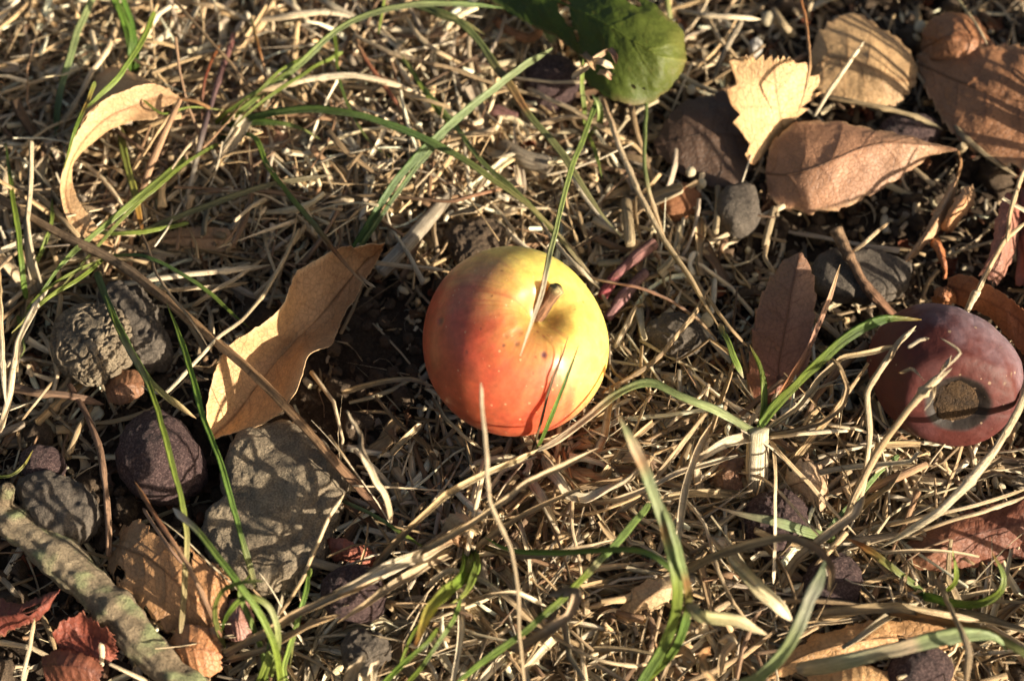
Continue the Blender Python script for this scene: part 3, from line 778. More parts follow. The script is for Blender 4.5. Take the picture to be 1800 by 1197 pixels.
    Y = V2 * np.array([6.8, 6.6, 1.0]) * (1 + 0.30 * fbm(np.stack([np.cos(V2a) * 1.6, np.sin(V2a) * 1.6, V2a * 0], -1), 1, 3, 99))[:, None] * (1 + 0.20 * fbm(V2 * 2.4, 1, 4, 97) + 0.10 * fbm(V2 * 11, 1, 3, 98))[:, None]
    hit = c + sdw * 17.0 * 0.735
    mk("rotten_scar", Y @ fr.T + hit, F2, stone_mat("rotten_flesh", (0.03, 0.02, 0.014), (0.12, 0.07, 0.033), (0.025, 0.02, 0.02), 110, 0.0010), root)
build_fruit()
# ------------------------------------------------------------------ stones, nuts, wood
stone("clay_clod", "large grey clay clod striped by blade shadows, below the big tan leaf", "clod", [(430, 765), (500, 738), (560, 768), (603, 820), (604, 900), (585, 960), (560, 1010), (480, 1050), (400, 1025), (362, 975), (352, 935), (395, 880), (400, 830), (415, 790)], -3, 15, M_CLAY, 7, 0.42, 3.4, 15, fine=0.9, ridge=1.0)
stone("wrinkled_stone", "round grey lump with coral-like wrinkled face at the stick's upper side", "stone", [(97, 612), (104, 572), (138, 545), (180, 545), (215, 560), (233, 590), (228, 630), (200, 655), (168, 668), (130, 655), (106, 640)], 0, 15, M_CLAY, 7, 0.5, 0.8, 10, fine=0.25, wrinkle=1.0, tiltx=0.15, tilty=-0.15)
stone("wrinkled_stone", "darker wrinkled lump leaning behind the round coral-like one", "stone", [(195, 512), (235, 508), (262, 535), (275, 575), (300, 610), (285, 640), (250, 640), (225, 600), (195, 560), (180, 530)], -1, 13, M_STONE, 6, 0.5, 1.6, 8, fine=0.4, wrinkle=0.8)
stone("grey_stone", "rounded dark grey stone just under the shaded leaf base, right of the brick chip", "stone", circ(1298, 372, 39, 44, jit=.1), -1, 11, M_STONE, 6, 0.6, 0.8, 7, fine=0.15)
stone("brick_chip", "small rust brown chip beside the rounded dark grey stone", "chip", [(1158, 345), (1175, 333), (1225, 338), (1232, 360), (1215, 378), (1190, 385), (1165, 372)], 0, 6, stone_mat("rust_chip", (0.28, 0.12, 0.06), (0.38, 0.18, 0.09), (0.16, 0.07, 0.04)), 5, 0.5, 1.0, 5)
stone("slate_slab", "flat dark slab of weathered wood above the plum", "slab", [(1425, 480), (1440, 452), (1500, 448), (1560, 455), (1600, 470), (1598, 505), (1560, 525), (1500, 528), (1440, 515)], 0, 8, M_STONE, 6, 0.3, 1.0, 10, fine=0.4, ridge=0.5)
stone("grey_stone", "knobbly purple grey stone above the lichen branch", "stone", [(25, 862), (60, 838), (110, 838), (150, 858), (178, 890), (172, 930), (140, 955), (95, 950), (55, 915), (35, 890)], -1, 12, M_STONE, 6, 0.5, 2.2, 10, fine=0.6, ridge=0.5)
stone("purple_nut", "big shaded purple brown nut beside the clay clod, crossed by a green stalk", "nut", circ(280, 812, 82, 70, jit=.08, rot=.3), -4, 19, M_NUT, 6, 0.8, 2.0, 11, fine=0.55)
stone("purple_nut", "dull purple nut partly under the tip of an olive blade at the lichen branch's stub", "nut", circ(75, 818, 40, 32, jit=.05), 0, 10, M_NUT, 5, 0.9, 0.6, 6, fine=0.3)
stone("purple_nut", "rough purple nut under the pair of wide dead blades", "nut", circ(622, 1047, 57, 46, jit=.04), 0, 14, M_NUT, 6, 0.85, 1.2, 6, fine=0.3)
stone("purple_nut", "knobbly purple nut directly under the white sheath of the sprouting grass", "nut", circ(1362, 925, 58, 58, jit=.07), 0, 14, M_NUT, 6, 0.85, 1.3, 6, fine=0.55)
stone("purple_nut", "purple nut half hidden behind the looping tan ribbon blade", "nut", circ(1462, 1035, 52, 55, jit=.07), 0, 12, M_NUT, 6, 0.85, 1.2, 6, fine=0.3)
stone("purple_nut", "dark nut cut by the picture's lower edge below the pale wide blade", "nut", circ(1615, 1185, 58, 45, jit=.05), 0, 13, M_NUT, 5, 0.9, 0.6, 6, fine=0.3)
stone("purple_nut", "shaded purple nut lying under the notched edge of the green leaf", "nut", circ(968, 150, 48, 44, jit=.1), -5, 13, M_NUT, 5, 0.9, 1.0, 6, fine=0.3)
stone("purple_nut", "small dark nut behind the tip of the veined folded leaf", "nut", circ(1600, 232, 55, 28, jit=.06), 0, 8, M_NUT, 5, 0.9, 0.8, 6, fine=0.3)
stone("clay_lump", "small dark lump of clay right of the apple", "clod", circ(1185, 592, 50, 32, jit=.15), -1, 9, M_STONE, 6, 0.6, 1.8, 6, fine=0.5)
stone("clay_lump", "crumbly brown lump against the top rim of the apple", "clod", circ(835, 425, 55, 38, jit=.15), -1, 8, M_CRUMB, 6, 0.6, 2.2, 6, fine=0.7)
stone("clay_lump", "dark jagged lump under the sprouting white tipped blade", "clod", circ(640, 1140, 42, 32, jit=.2), 0, 10, M_STONE, 6, 0.6, 2.5, 7, fine=0.5)
stone("pale_stone", "tiny whitish stone between the green leaf and the bright fan-shaped leaf", "pebble", circ(1328, 84, 12, 14, jit=.12), 1, 5, stone_mat("white_stone", (0.6, 0.57, 0.52), (0.5, 0.46, 0.4), (0.3, 0.27, 0.24)), 4, 0.8, 0.5, 4)
for (x, y, r, lb) in [(1350, 34, 12, "cream seed at the end of the short pale stalk near the upper edge"), (1214, 303, 9, "upper one of two cream seeds left of the bright fan-shaped leaf's shadow"),
                      (1234, 323, 8, "lower one of two cream seeds above the brick chip"), (1215, 158, 8, "cream seed just off the green leaf's rim"), (1617, 47, 10, "cream seed between the tan and the rusty leaf"),
                      (1243, 558 + 5, 12, "yellowish seed caught between the bent straws right of the apple")]:
    stone("round_seed", lb, "seed", circ(x, y, r, r, jit=.05), 4, 2 * r * MMP, M_SEED, 4, 1.0, 0.1, 2, fine=0.03, group="small round cream seeds")

def wood(name, label, cat, pts, w, cols, mat, amp=0.5, nscale=5, sides=20, group=None, knots=(), k2=0.0):
    pts = np.asarray(pts, float); W3 = P(pts[:, 0], pts[:, 1], pts[:, 2])
    n = int(np.clip(np.linalg.norm(np.diff(W3, axis=0), axis=1).sum() / 0.6, 24, 170))
    C = catmull(W3, n)
    t = np.linspace(0, 1, n)
    wv = np.interp(t, np.linspace(0, 1, len(w)), w) if isinstance(w, (list, tuple)) else np.full(n, w)
    hw = 0.5 * wv * mmpp(C)
    for kt, kr in knots: hw = hw * (1 + kr * np.exp(-((t - kt) / 0.025) ** 2))
    C = np.vstack([C[:1], C[:1], C, C[-1:], C[-1:]]); hw = np.concatenate([[hw[0] * .02, hw[0] * .7], hw, [hw[-1] * .7, hw[-1] * .02]])
    d0 = C[3] - C[2]; d1 = C[-3] - C[-4]
    C[0] -= d0 * .8; C[1] -= d0 * .6; C[-2] += d1 * .6; C[-1] += d1 * .8
    sect = np.array([(math.cos(a), math.sin(a)) for a in np.linspace(0, 2 * math.pi, sides, endpoint=False)])
    V, F, uv = sweep(C[None], hw[None], sect, VV[None])
    Cr = np.repeat(C, sides, 0); D = V - Cr; D /= np.linalg.norm(D, axis=1, keepdims=True) + 1e-6
    al = np.repeat(np.concatenate([[0, 0], t, [1, 1]]), sides)
    ph = np.tile(np.linspace(0, 2 * math.pi, sides, endpoint=False), len(C))
    grain = fbm(np.stack([np.cos(ph) * 3.2, np.sin(ph) * 3.2, al * n * 0.6 / 22], -1), 1, 4, int(rng.integers(999)))
    V = V + D * (amp * fbm(V, nscale, 4, int(rng.integers(999))) + k2 * grain)[:, None]
    cc = ramp(cols, al) * (1 + 0.5 * grain)[:, None]
    if mat is M_LICHEN:
        li = np.clip((fbm(V, 6, 4, 123) - 0.06) * 3.5, 0, 1)[:, None] * np.clip(0.4 + D @ np.array([0.5, -0.1, .9]), 0, 1)[:, None]
        cc = cc * (1 - li) + np.array((0.36, 0.39, 0.20)) * li
        V = V + D * li * 0.35
    return prop(mk(name, V, F, mat, None, cc, uv, org=W3[0]), label, cat, group)

def lichen_mat():
    m, nt, bs, out = base_mat("lichen_bark")
    p = texco(nt); c = attr(nt, "col").outputs["Color"]
    a = noise(nt, p, 600, 6, 0.75); b = noise(nt, p, 1900, 4, 0.7)
    s = N(nt, "ShaderNodeVectorMath", operation='SCALE'); nt.links.new(c, s.inputs[0]); nt.links.new(mrange(nt, math_(nt, 'ADD', a, b), 0.7, 1.3, 0.5, 1.45), s.inputs[3])
    finish(nt, bs, out, s.outputs[0], 0.9, bump(nt, math_(nt, 'ADD', a, math_(nt, 'MULTIPLY', b, .5)), 0.0018), 0, 0.2)
    return m
M_LICHEN = lichen_mat()
wood("lichen_branch", "thick greyish branch patched with green lichen lying at the red leaf scraps", "branch", [(-60, 835, 5), (0, 903, 6), (60, 945, 7), (125, 1000, 7.5), (190, 1065, 8), (250, 1130, 8), (310, 1190, 7), (360, 1250, 6)], [72, 66, 58, 66, 62, 70, 66, 60], [(0, (0.40, 0.31, 0.20)), (.4, (0.34, 0.27, 0.18)), (1, (0.26, 0.20, 0.13))], M_LICHEN, 1.7, 7, 44, knots=[(0.40, .16), (0.62, .18)], k2=1.0)
wood("branch_stub", "broken stub end of wood rising from the lichen branch", "stub", [(5, 880, 8), (12, 866, 12), (14, 857, 14)], [40, 30, 24], [(0, (0.26, 0.2, 0.13))], M_LICHEN, 0.6, 4)
wood("long_twig", "long straight dry brown stalk crossing over the big tan leaf", "twig", [(-40, 325, 10), (80, 397, 12), (200, 458, 13), (290, 523, 15), (380, 600, 17), (450, 662, 17), (520, 733, 16), (590, 812, 14), (660, 885, 8), (730, 952, 3)], [12, 14, 17, 18, 16, 15, 15, 15, 17, 16], [(0, (0.24, 0.16, 0.09)), (.35, (0.20, 0.14, 0.09)), (.5, (0.33, 0.20, 0.10)), (.8, (0.38, 0.23, 0.12)), (1, (0.20, 0.09, 0.07))], M_TWIG, 0.35, 6, 16, k2=0.5)
wood("hairy_twig", "upright rough brown twig between purple nut and grey stone", "twig", [(122, 676, 6), (150, 725, 9), (172, 780, 11), (184, 850, 12), (190, 920, 9), (190, 975, 5)], [8, 10, 11, 12, 12, 10], [(0, (0.16, 0.09, 0.06)), (1, (0.34, 0.21, 0.13))], M_TWIG, 0.35, 4, 14, k2=0.3)
wood("brown_twig", "knobbed brown twig leaning on the plum's top", "twig", [(1470, 405, 12), (1490, 445, 11), (1515, 492, 9), (1545, 530, 7), (1572, 560, 4)], [26, 20, 18, 19, 22], [(0, (0.30, 0.20, 0.12)), (1, (0.24, 0.12, 0.07))], M_TWIG, 0.5, 4, 16, knots=[(0.3, .3), (0.62, .15)], k2=0.3)
wood("red_twig", "reddish purple twig poking out right behind the apple", "twig", [(1058, 522, 4), (1090, 478, 6), (1118, 452, 7), (1148, 428, 6)], [22, 20, 24, 20], [(0, (0.30, 0.06, 0.07)), (.4, (0.20, 0.09, 0.09)), (1, (0.25, 0.13, 0.11))], M_TWIG, 0.7, 5, 16)
wood("red_twig", "second dull purple twig below the reddish one beside the apple's right rim", "twig", [(1068, 560, 3), (1100, 515, 4), (1135, 478, 5)], [18, 22, 18], [(0, (0.24, 0.12, 0.12)), (1, (0.22, 0.13, 0.12))], M_TWIG, 0.7, 5, 16)
wood("wood_chip", "short weathered grey piece of wood above the apple", "wood chip", [(882, 255, 5), (920, 277, 6), (968, 292, 6)], [26, 32, 30], [(0, (0.24, 0.19, 0.13)), (1, (0.38, 0.32, 0.24))], M_TWIG, 0.5, 5, 18, k2=0.6)
wood("wood_chip", "small reddish brown chip in front of the weathered grey one", "wood chip", [(845, 188, 4), (870, 197, 5), (908, 206, 5)], [20, 28, 18], [(0, (0.20, 0.10, 0.09))], M_TWIG, 0.5, 4, 16)
wood("cut_stalk", "bleached flat stalk running down left towards the big tan leaf", "stalk", [(808, 328, 5), (760, 378, 7), (715, 430, 8), (670, 478, 6)], [20, 24, 26, 24], [(0, (0.40, 0.33, 0.24)), (1, (0.50, 0.44, 0.34))], M_STRAW, 0.4, 4, 12, k2=0.5)
for pts, w, lb in [([(1262, 330, 3), (1262, 370, 6), (1258, 408, 8)], 12, "short brown cut stub left of the rounded grey stone"), ([(1362, 365, 8), (1352, 400, 6), (1345, 432, 3)], 13, "straw stub right of the rounded grey stone"),
                   ([(1100, 355, 4), (1105, 400, 7), (1108, 430, 8)], 20, "brown hollow stub above the reddish twig"), ([(1520, 235, 6), (1570, 268, 8), (1640, 325, 8)], 9, "thin dark stub beneath the veined folded leaf"),
                   ([(1360, 18, 6), (1378, 45, 7), (1395, 62, 4)], 13, "grey stub above the pale tan leaf"), ([(1682, 268, 6), (1695, 256, 9)], 15, "pale cut stub at the folded leaf's tip"),
                   ([(200, 445, 3), (250, 395, 6), (290, 300, 5)], 10, "dim stub behind the curled leaf strip"), ([(1510, 1000, 5), (1560, 1010, 5), (1590, 1018, 4)], 10, "flat dry stub under the brown streaked blade")]:
    wood("cut_stub", lb, "stub", pts, w, [(0, (0.36, 0.27, 0.16)), (1, (0.55, 0.43, 0.26))], M_STRAW, 0.25, 4, 12, group="short cut stubs in the soil", k2=0.3)
wood("big_seed", "curved brown dry pod by the green leaf's near rim", "pod", [(870, 35, 5), (895, 55, 7), (925, 68, 7), (945, 60, 6), (955, 42, 6)], [14, 16, 18, 16, 12], [(0, (0.34, 0.15, 0.07)), (1, (0.42, 0.22, 0.11))], M_TWIG, 0.5, 5, 14)

# ------------------------------------------------------------------ leaves
cl = leaf("curled_leaf", "narrow tan leaf curled into a sickle around the upper straw", "leaf",
     [(318, 173, 18), (275, 150, 22), (222, 158, 24), (182, 178, 24), (150, 210, 22), (124, 258, 19), (108, 310, 16), (107, 350, 14), (120, 388, 12), (152, 420, 10), (198, 434, 8)],
     [(318, 173, 18), (282, 172, 19), (238, 186, 19), (192, 206, 19), (156, 236, 18), (128, 278, 16), (117, 318, 14), (117, 352, 13), (132, 385, 12), (162, 412, 10), (199, 433, 8)],
     [(318, 174, 18), (290, 190, 18), (272, 209, 18), (225, 216, 16), (186, 233, 15), (152, 262, 14), (129, 292, 13), (128, 325, 13), (144, 362, 13), (172, 400, 11), (200, 432, 9)],
     [(0, (0.50, 0.31, 0.16)), (.5, (0.58, 0.36, 0.18)), (1, (0.58, 0.37, 0.19))], M_LEAF, nv=6, n=150, m=36, serr=0.2, nserr=16, stalk=[(318, 173, 18), (345, 178, 18), (370, 190, 16)], edge=(0.70, 0.48, 0.26), rough=0.4, ribw=2)
leaf("curled_leaf", None, None,
     [(276, 150, 21), (240, 132, 15), (205, 119, 12), (176, 128, 9), (155, 165, 7), (135, 215, 6), (115, 265, 8)],
     [(275, 150, 22), (238, 142, 20), (202, 140, 18), (172, 155, 16), (150, 188, 15), (132, 230, 14), (116, 272, 14)],
     [(272, 151, 22), (225, 157, 23.6), (190, 174, 23.6), (165, 192, 23), (146, 213, 21.6), (130, 245, 19.5), (115, 282, 17.5)],
     [(0, (0.46, 0.27, 0.14)), (1, (0.40, 0.24, 0.13))], M_LEAF, nv=5, n=90, m=36, root=cl, part="folded_flap", rib=False, ragged=0.4, rough=0.4)
leaf("tan_leaf", "big smooth tan leaf with wavy rim under the long brown stalk", "leaf",
     [(677, 430, 24), (622, 434, 23), (565, 452, 20), (522, 482, 19), (494, 535, 19), (440, 583, 18), (398, 612, 16), (371, 668, 14), (361, 730, 11), (368, 768, 7)],
     [(677, 431, 23), (640, 462, 15), (600, 510, 11), (560, 560, 9), (520, 600, 7), (484, 640, 6), (452, 680, 5), (425, 715, 5), (395, 748, 5), (370, 768, 7)],
     [(677, 432, 22), (655, 470, 16), (620, 525, 13), (598, 570, 13), (584, 606, 15), (548, 628, 17), (520, 695, 15), (490, 728, 12), (435, 755, 9), (372, 770, 7)],
     [(0, (0.50, 0.22, 0.08)), (.12, (0.44, 0.24, 0.11)), (.6, (0.58, 0.34, 0.16)), (1, (0.62, 0.38, 0.18))], M_LEAF, nv=6, n=150, m=80, rough=1.1, relief=0.10, ragged=0.35, edge=(0.74, 0.5, 0.27), ribw=3)
leaf("flat_leaf", "flat tan leaf piece beside the upper part of the long brown stalk", "leaf",
     [(272, 422, 5), (305, 405, 6), (350, 399, 7), (395, 403, 7), (418, 420, 6)], [(272, 423, 5), (310, 418, 6), (350, 418, 7), (390, 420, 6), (416, 428, 5)], [(272, 424, 5), (305, 431, 5), (350, 438, 5), (385, 441, 4), (414, 436, 4)],
     [(0, (0.50, 0.31, 0.17))], M_LEAF, nv=5, n=60, m=26, ragged=0.5)
leaf("fan_leaf", "glowing pale yellow leaf end with toothed rim standing upright", "leaf",
     [(1379, 238, 6), (1352, 258, 7), (1325, 292, 6), (1310, 258, 9), (1298, 222, 12), (1282, 182, 15), (1286, 140, 18), (1285, 112, 20), (1302, 102, 22)],
     [(1379, 237, 6), (1374, 222, 9), (1371, 205, 11), (1368, 188, 13), (1366, 170, 15), (1364, 152, 17), (1362, 135, 19), (1360, 118, 21), (1358, 102, 23)],
     [(1380, 236, 6), (1390, 225, 8), (1403, 210, 10), (1418, 188, 12), (1440, 158, 15), (1438, 140, 17), (1425, 124, 19), (1408, 110, 21), (1388, 104, 23)],
     [(0, (0.62, 0.36, 0.15)), (.4, (0.74, 0.47, 0.22)), (1, (0.76, 0.50, 0.25))], M_LEAF, serr=3.0, nserr=5.5, nv=3.0, slant=1.6, n=120, m=70, rough=0.3, relief=0.16, ragged=0.12, edge=(0.60, 0.33, 0.15))
leaf("tan_leaf", "pale tan leaf crossed by a thin white straw, behind the glowing one", "leaf",
     [(1424, 130, 5), (1425, 95, 7), (1440, 55, 9), (1475, 25, 10), (1515, 22, 10), (1545, 45, 9), (1580, 70, 8), (1605, 98, 7), (1613, 130, 5)],
     [(1424, 132, 5), (1440, 112, 8), (1462, 103, 9), (1488, 105, 10), (1512, 113, 10), (1538, 125, 10), (1560, 135, 9), (1582, 142, 8), (1608, 140, 5)],
     [(1424, 134, 5), (1432, 158, 5), (1452, 172, 5), (1480, 180, 5), (1510, 188, 5), (1545, 192, 5), (1572, 186, 5), (1592, 170, 5), (1610, 145, 5)],
     [(0, (0.46, 0.30, 0.15)), (1, (0.44, 0.28, 0.14))], M_LEAF, serr=1.1, nserr=13, nv=6, n=110, m=70, rough=1.0, ragged=0.5, edge=(0.40, 0.24, 0.12))
leaf("folded_leaf", "veined brown leaf tapering to a point below the glowing yellow one", "leaf",
     [(1347, 292, 7), (1358, 252, 9), (1385, 224, 11), (1425, 212, 12), (1490, 217, 13), (1555, 231, 13), (1615, 243, 13), (1650, 252, 13), (1682, 263, 13)],
     [(1348, 305, 6), (1378, 308, 9), (1420, 300, 12), (1465, 282, 14), (1510, 262, 15), (1555, 252, 15), (1600, 253, 15), (1645, 257, 14), (1682, 264, 13)],
     [(1350, 325, 5), (1362, 358, 5), (1400, 374, 5), (1450, 374, 6), (1510, 355, 7), (1560, 325, 8), (1605, 295, 9), (1645, 272, 11), (1682, 265, 13)],
     [(0, (0.34, 0.175, 0.095)), (.5, (0.38, 0.20, 0.115)), (1, (0.42, 0.25, 0.15))], M_LEAF, serr=0.9, nserr=9, nv=6, slant=1.2, n=140, m=80, rough=0.7, relief=0.3, ragged=0.3, edge=(0.60, 0.38, 0.20), stalk=[(1680, 263, 13), (1686, 285, 11), (1680, 310, 9)], ribw=5)
leaf("rolled_leaf", "rolled ragged strip of brown leaf hanging under the veined leaf's tip", "leaf",
     [(1684, 305, 9), (1665, 335, 10), (1640, 372, 10), (1615, 415, 9), (1590, 460, 6)], [(1686, 306, 9), (1672, 340, 12), (1650, 382, 12), (1622, 424, 11), (1592, 461, 7)], [(1688, 307, 8), (1680, 345, 8), (1662, 390, 8), (1634, 430, 8), (1594, 462, 5)],
     [(0, (0.50, 0.34, 0.20)), (1, (0.55, 0.36, 0.20))], M_LEAF, n=70, m=26, ragged=0.7, rough=0.9, rib=False)
leaf("rusty_leaf", "rusty brown leaf arched near the upper right corner", "leaf",
     [(1612, 80, 5), (1628, 45, 9), (1668, 28, 11), (1710, 35, 11), (1745, 75, 9)], [(1612, 85, 5), (1640, 72, 11), (1675, 66, 14), (1712, 72, 13), (1745, 90, 9)], [(1614, 100, 4), (1645, 105, 8), (1685, 108, 10), (1720, 106, 9), (1748, 100, 8)],
     [(0, (0.33, 0.15, 0.07))], M_LEAF, nv=5, n=80, m=44, rough=1.8, ragged=0.3, ribw=5)
leaf("rusty_leaf", "large brown leaf in dappled shade with a toothed lit edge at the picture's right side", "leaf",
     [(1610, 95, 4), (1660, 85, 9), (1720, 80, 13), (1790, 78, 15), (1870, 85, 15), (1960, 110, 11)],
     [(1612, 110, 4), (1665, 135, 10), (1725, 160, 13), (1795, 180, 14), (1870, 190, 13), (1960, 180, 9)],
     [(1614, 125, 4), (1650, 205, 7), (1700, 258, 8), (1770, 290, 8), (1860, 300, 8), (1960, 260, 6)],
     [(0, (0.33, 0.16, 0.075)), (1, (0.28, 0.13, 0.065))], M_LEAF, serr=1.2, nserr=17, nv=7, n=140, m=80, rough=1.3, relief=0.35, ragged=0.4, edge=(0.55, 0.32, 0.16), ribw=5)
leaf("green_leaf", "dark green bitten leaf with withered notch hanging in from above", "leaf",
     [(850, -110, 12), (950, -100, 17), (1040, -70, 21), (1100, -35, 23), (1145, 0, 24), (1168, 28, 23), (1190, 38, 22), (1202, 60, 20), (1206, 92, 18)],
     [(850, -60, 12), (925, -25, 18), (1000, 10, 22), (1055, 38, 24), (1095, 62, 25), (1130, 82, 25), (1160, 98, 24), (1185, 104, 21), (1204, 108, 18)],
     [(840, -10, 12), (900, 28, 14), (960, 58, 15), (1012, 92, 15), (1030, 138, 14), (1065, 170, 14), (1112, 184, 14), (1160, 172, 14), (1200, 125, 16)],
     [(0, (0.045, 0.075, 0.014)), (.6, (0.07, 0.11, 0.015)), (.9, (0.11, 0.14, 0.024)), (1, (0.15, 0.14, 0.035))], M_LEAFG, nv=6, slant=1.2, n=170, m=100, rough=1.3, relief=0.45, ragged=0.45, tears=0.13, edge=(0.16, 0.13, 0.05), ribw=7)  # darker left end of the ramp is self-shade put into the colour
leaf("small_green_leaf", "tiny fresh green leaf beside the tip of the paired green blades", "leaf",
     [(952, 38, 10), (966, 46, 12), (978, 62, 11), (978, 80, 8)], [(952, 38, 10), (961, 52, 11), (970, 66, 10), (977, 80, 8)], [(952, 38, 10), (955, 55, 9), (963, 70, 8), (976, 81, 8)],
     [(0, (0.22, 0.34, 0.09)), (.8, (0.30, 0.38, 0.14)), (1, (0.55, 0.38, 0.2))], M_LEAFG, n=40, m=20, ragged=0.1, rib=False)
leaf("pointed_leaf", "pointed plum brown leaf standing behind the sprouting grass", "leaf",
     [(1316, 706, 3), (1314, 670, 5), (1318, 625, 8), (1324, 575, 11), (1335, 530, 13), (1352, 492, 14), (1375, 462, 16), (1404, 444, 18)],
     [(1362, 712, 4), (1366, 675, 7), (1370, 635, 9), (1378, 590, 12), (1386, 545, 15), (1392, 510, 17), (1400, 475, 18), (1407, 444, 18)],
     [(1412, 706, 3), (1418, 670, 5), (1424, 630, 8), (1428, 590, 10), (1430, 550, 12), (1431, 515, 14), (1426, 478, 16), (1410, 444, 18)],
     [(0, (0.24, 0.09, 0.05)), (.5, (0.20, 0.10, 0.07)), (1, (0.28, 0.16, 0.10))], M_LEAF, serr=0.9, nserr=8, nv=6, n=130, m=70, rough=0.6, relief=0.15, ragged=0.2, edge=(0.36, 0.2, 0.12))
leaf("shadow_leaf", "leaf coloured dark to stand in for shade under the glowing yellow one", "leaf",
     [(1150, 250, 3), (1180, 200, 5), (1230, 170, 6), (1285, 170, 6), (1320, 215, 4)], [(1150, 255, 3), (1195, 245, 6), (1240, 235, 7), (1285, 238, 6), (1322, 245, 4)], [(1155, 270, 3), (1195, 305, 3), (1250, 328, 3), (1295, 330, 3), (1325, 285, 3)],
     [(0, (0.10, 0.06, 0.04))], M_LEAF, n=70, m=44, rough=1.1, ragged=0.6, serr=0.6)  # darkened base colour stands in for the shade over this leaf
leaf("small_brown_leaf", "little dark brown leaf tucked below the coral-like stone", "leaf",
     [(182, 672, 4), (200, 655, 6), (228, 648, 6), (250, 655, 5)], [(188, 690, 5), (205, 680, 8), (228, 676, 8), (250, 675, 5)], [(190, 708, 4), (210, 712, 5), (232, 705, 5), (250, 690, 4)],
     [(0, (0.26, 0.13, 0.07))], M_LEAF, n=50, m=30, rough=0.7, ragged=0.3)
leaf("crisp_leaf", "cracked tan leaf with strong veins between branch and clay clod", "leaf",
     [(212, 922, 5), (245, 915, 9), (275, 940, 10), (320, 958, 10), (372, 985, 9), (402, 1012, 7)],
     [(192, 955, 5), (225, 966, 9), (265, 984, 11), (310, 1022, 11), (350, 1062, 9), (392, 1085, 6)],
     [(187, 1000, 4), (208, 1030, 6), (245, 1062, 7), (285, 1098, 7), (325, 1118, 6), (378, 1112, 5)],
     [(0, (0.46, 0.27, 0.13)), (1, (0.42, 0.21, 0.09))], M_LEAF, serr=0.8, nserr=8, nv=5, n=110, m=70, rough=1.4, relief=0.4, ragged=0.8, tears=0.12, edge=(0.5, 0.28, 0.13), ribw=5)
leaf("crisp_leaf", "dappled rust brown leaf below the cracked tan one by the branch", "leaf",
     [(296, 1132, 5), (318, 1105, 8), (350, 1102, 9), (385, 1118, 7)], [(300, 1145, 6), (325, 1138, 10), (355, 1142, 10), (388, 1150, 7)], [(315, 1168, 4), (335, 1185, 6), (358, 1190, 6), (386, 1180, 5)],
     [(0, (0.42, 0.20, 0.09))], M_LEAF, n=70, m=40, rough=0.8, ragged=0.4)
leaf("leaf_corner", "tiny bright tan leaf corner at the foot of the rusty stem", "leaf",
     [(362, 1108, 8), (378, 1100, 10), (392, 1108, 9)], [(368, 1118, 8), (380, 1118, 10), (392, 1122, 8)], [(378, 1132, 7), (384, 1138, 7), (390, 1140, 7)], [(0, (0.56, 0.33, 0.17))], M_LEAF, n=30, m=18, ragged=0.2, rib=False)
leaf("red_leaf", "dark red crumpled leaf at the picture's left edge under the branch", "leaf",
     [(-20, 1055, 6), (30, 1062, 9), (70, 1050, 11), (105, 1036, 12)], [(-20, 1085, 7), (25, 1080, 11), (62, 1072, 12), (104, 1040, 12)], [(-20, 1120, 4), (20, 1108, 6), (60, 1090, 8), (100, 1044, 11)],
     [(0, (0.19, 0.045, 0.032)), (1, (0.24, 0.07, 0.045))], M_LEAFR, n=90, m=50, rough=1.3, ragged=1.0, tears=0.12, edge=(0.32, 0.12, 0.07))
leaf("red_leaf", "bright red crumpled leaf scrap beside the branch's lower end", "leaf",
     [(92, 1112, 10), (118, 1090, 11), (145, 1080, 12), (175, 1095, 13), (200, 1115, 13)], [(98, 1130, 7), (125, 1120, 8), (150, 1118, 7.5), (178, 1125, 9), (202, 1138, 10)], [(112, 1150, 5), (130, 1158, 7), (155, 1158, 8), (182, 1160, 7), (204, 1156, 6)],
     [(0, (0.26, 0.065, 0.04)), (1, (0.30, 0.09, 0.055))], M_LEAFR, n=90, m=50, rough=1.3, ragged=1.0, tears=0.12, edge=(0.32, 0.12, 0.07))
leaf("red_leaf", "rust red leaf scrap at the picture's lower left, below the bright red one", "leaf",
     [(75, 1155, 3), (105, 1145, 6), (145, 1150, 8), (178, 1170, 7)], [(80, 1170, 4), (110, 1168, 8), (145, 1172, 9), (176, 1188, 7)], [(85, 1195, 3), (115, 1205, 4), (145, 1210, 5), (172, 1205, 5)],
     [(0, (0.20, 0.07, 0.04))], M_LEAFR, n=60, m=34, rough=1.2, ragged=0.8)
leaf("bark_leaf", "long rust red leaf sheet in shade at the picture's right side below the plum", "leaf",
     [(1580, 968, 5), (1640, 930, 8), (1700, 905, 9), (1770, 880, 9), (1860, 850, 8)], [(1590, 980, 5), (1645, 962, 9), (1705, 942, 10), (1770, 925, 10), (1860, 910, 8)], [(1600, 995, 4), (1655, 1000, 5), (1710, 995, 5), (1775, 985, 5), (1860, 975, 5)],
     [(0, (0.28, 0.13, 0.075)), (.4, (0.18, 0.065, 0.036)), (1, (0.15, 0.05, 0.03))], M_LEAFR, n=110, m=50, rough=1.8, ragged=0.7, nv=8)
leaf("orange_leaf", "orange brown leaf edge arching over the plum's right shoulder", "leaf",
     [(1670, 488, 10), (1700, 482, 14), (1735, 500, 16), (1775, 525, 17), (1820, 560, 16)], [(1668, 502, 8), (1700, 508, 11), (1730, 525, 12), (1768, 550, 13), (1815, 590, 12)], [(1665, 520, 4), (1695, 535, 6), (1725, 550, 7), (1760, 585, 7), (1800, 625, 6)],
     [(0, (0.42, 0.17, 0.08)), (1, (0.36, 0.12, 0.05))], M_LEAFR, n=90, m=44, rough=1.2, ragged=0.5, edge=(0.55, 0.22, 0.09))
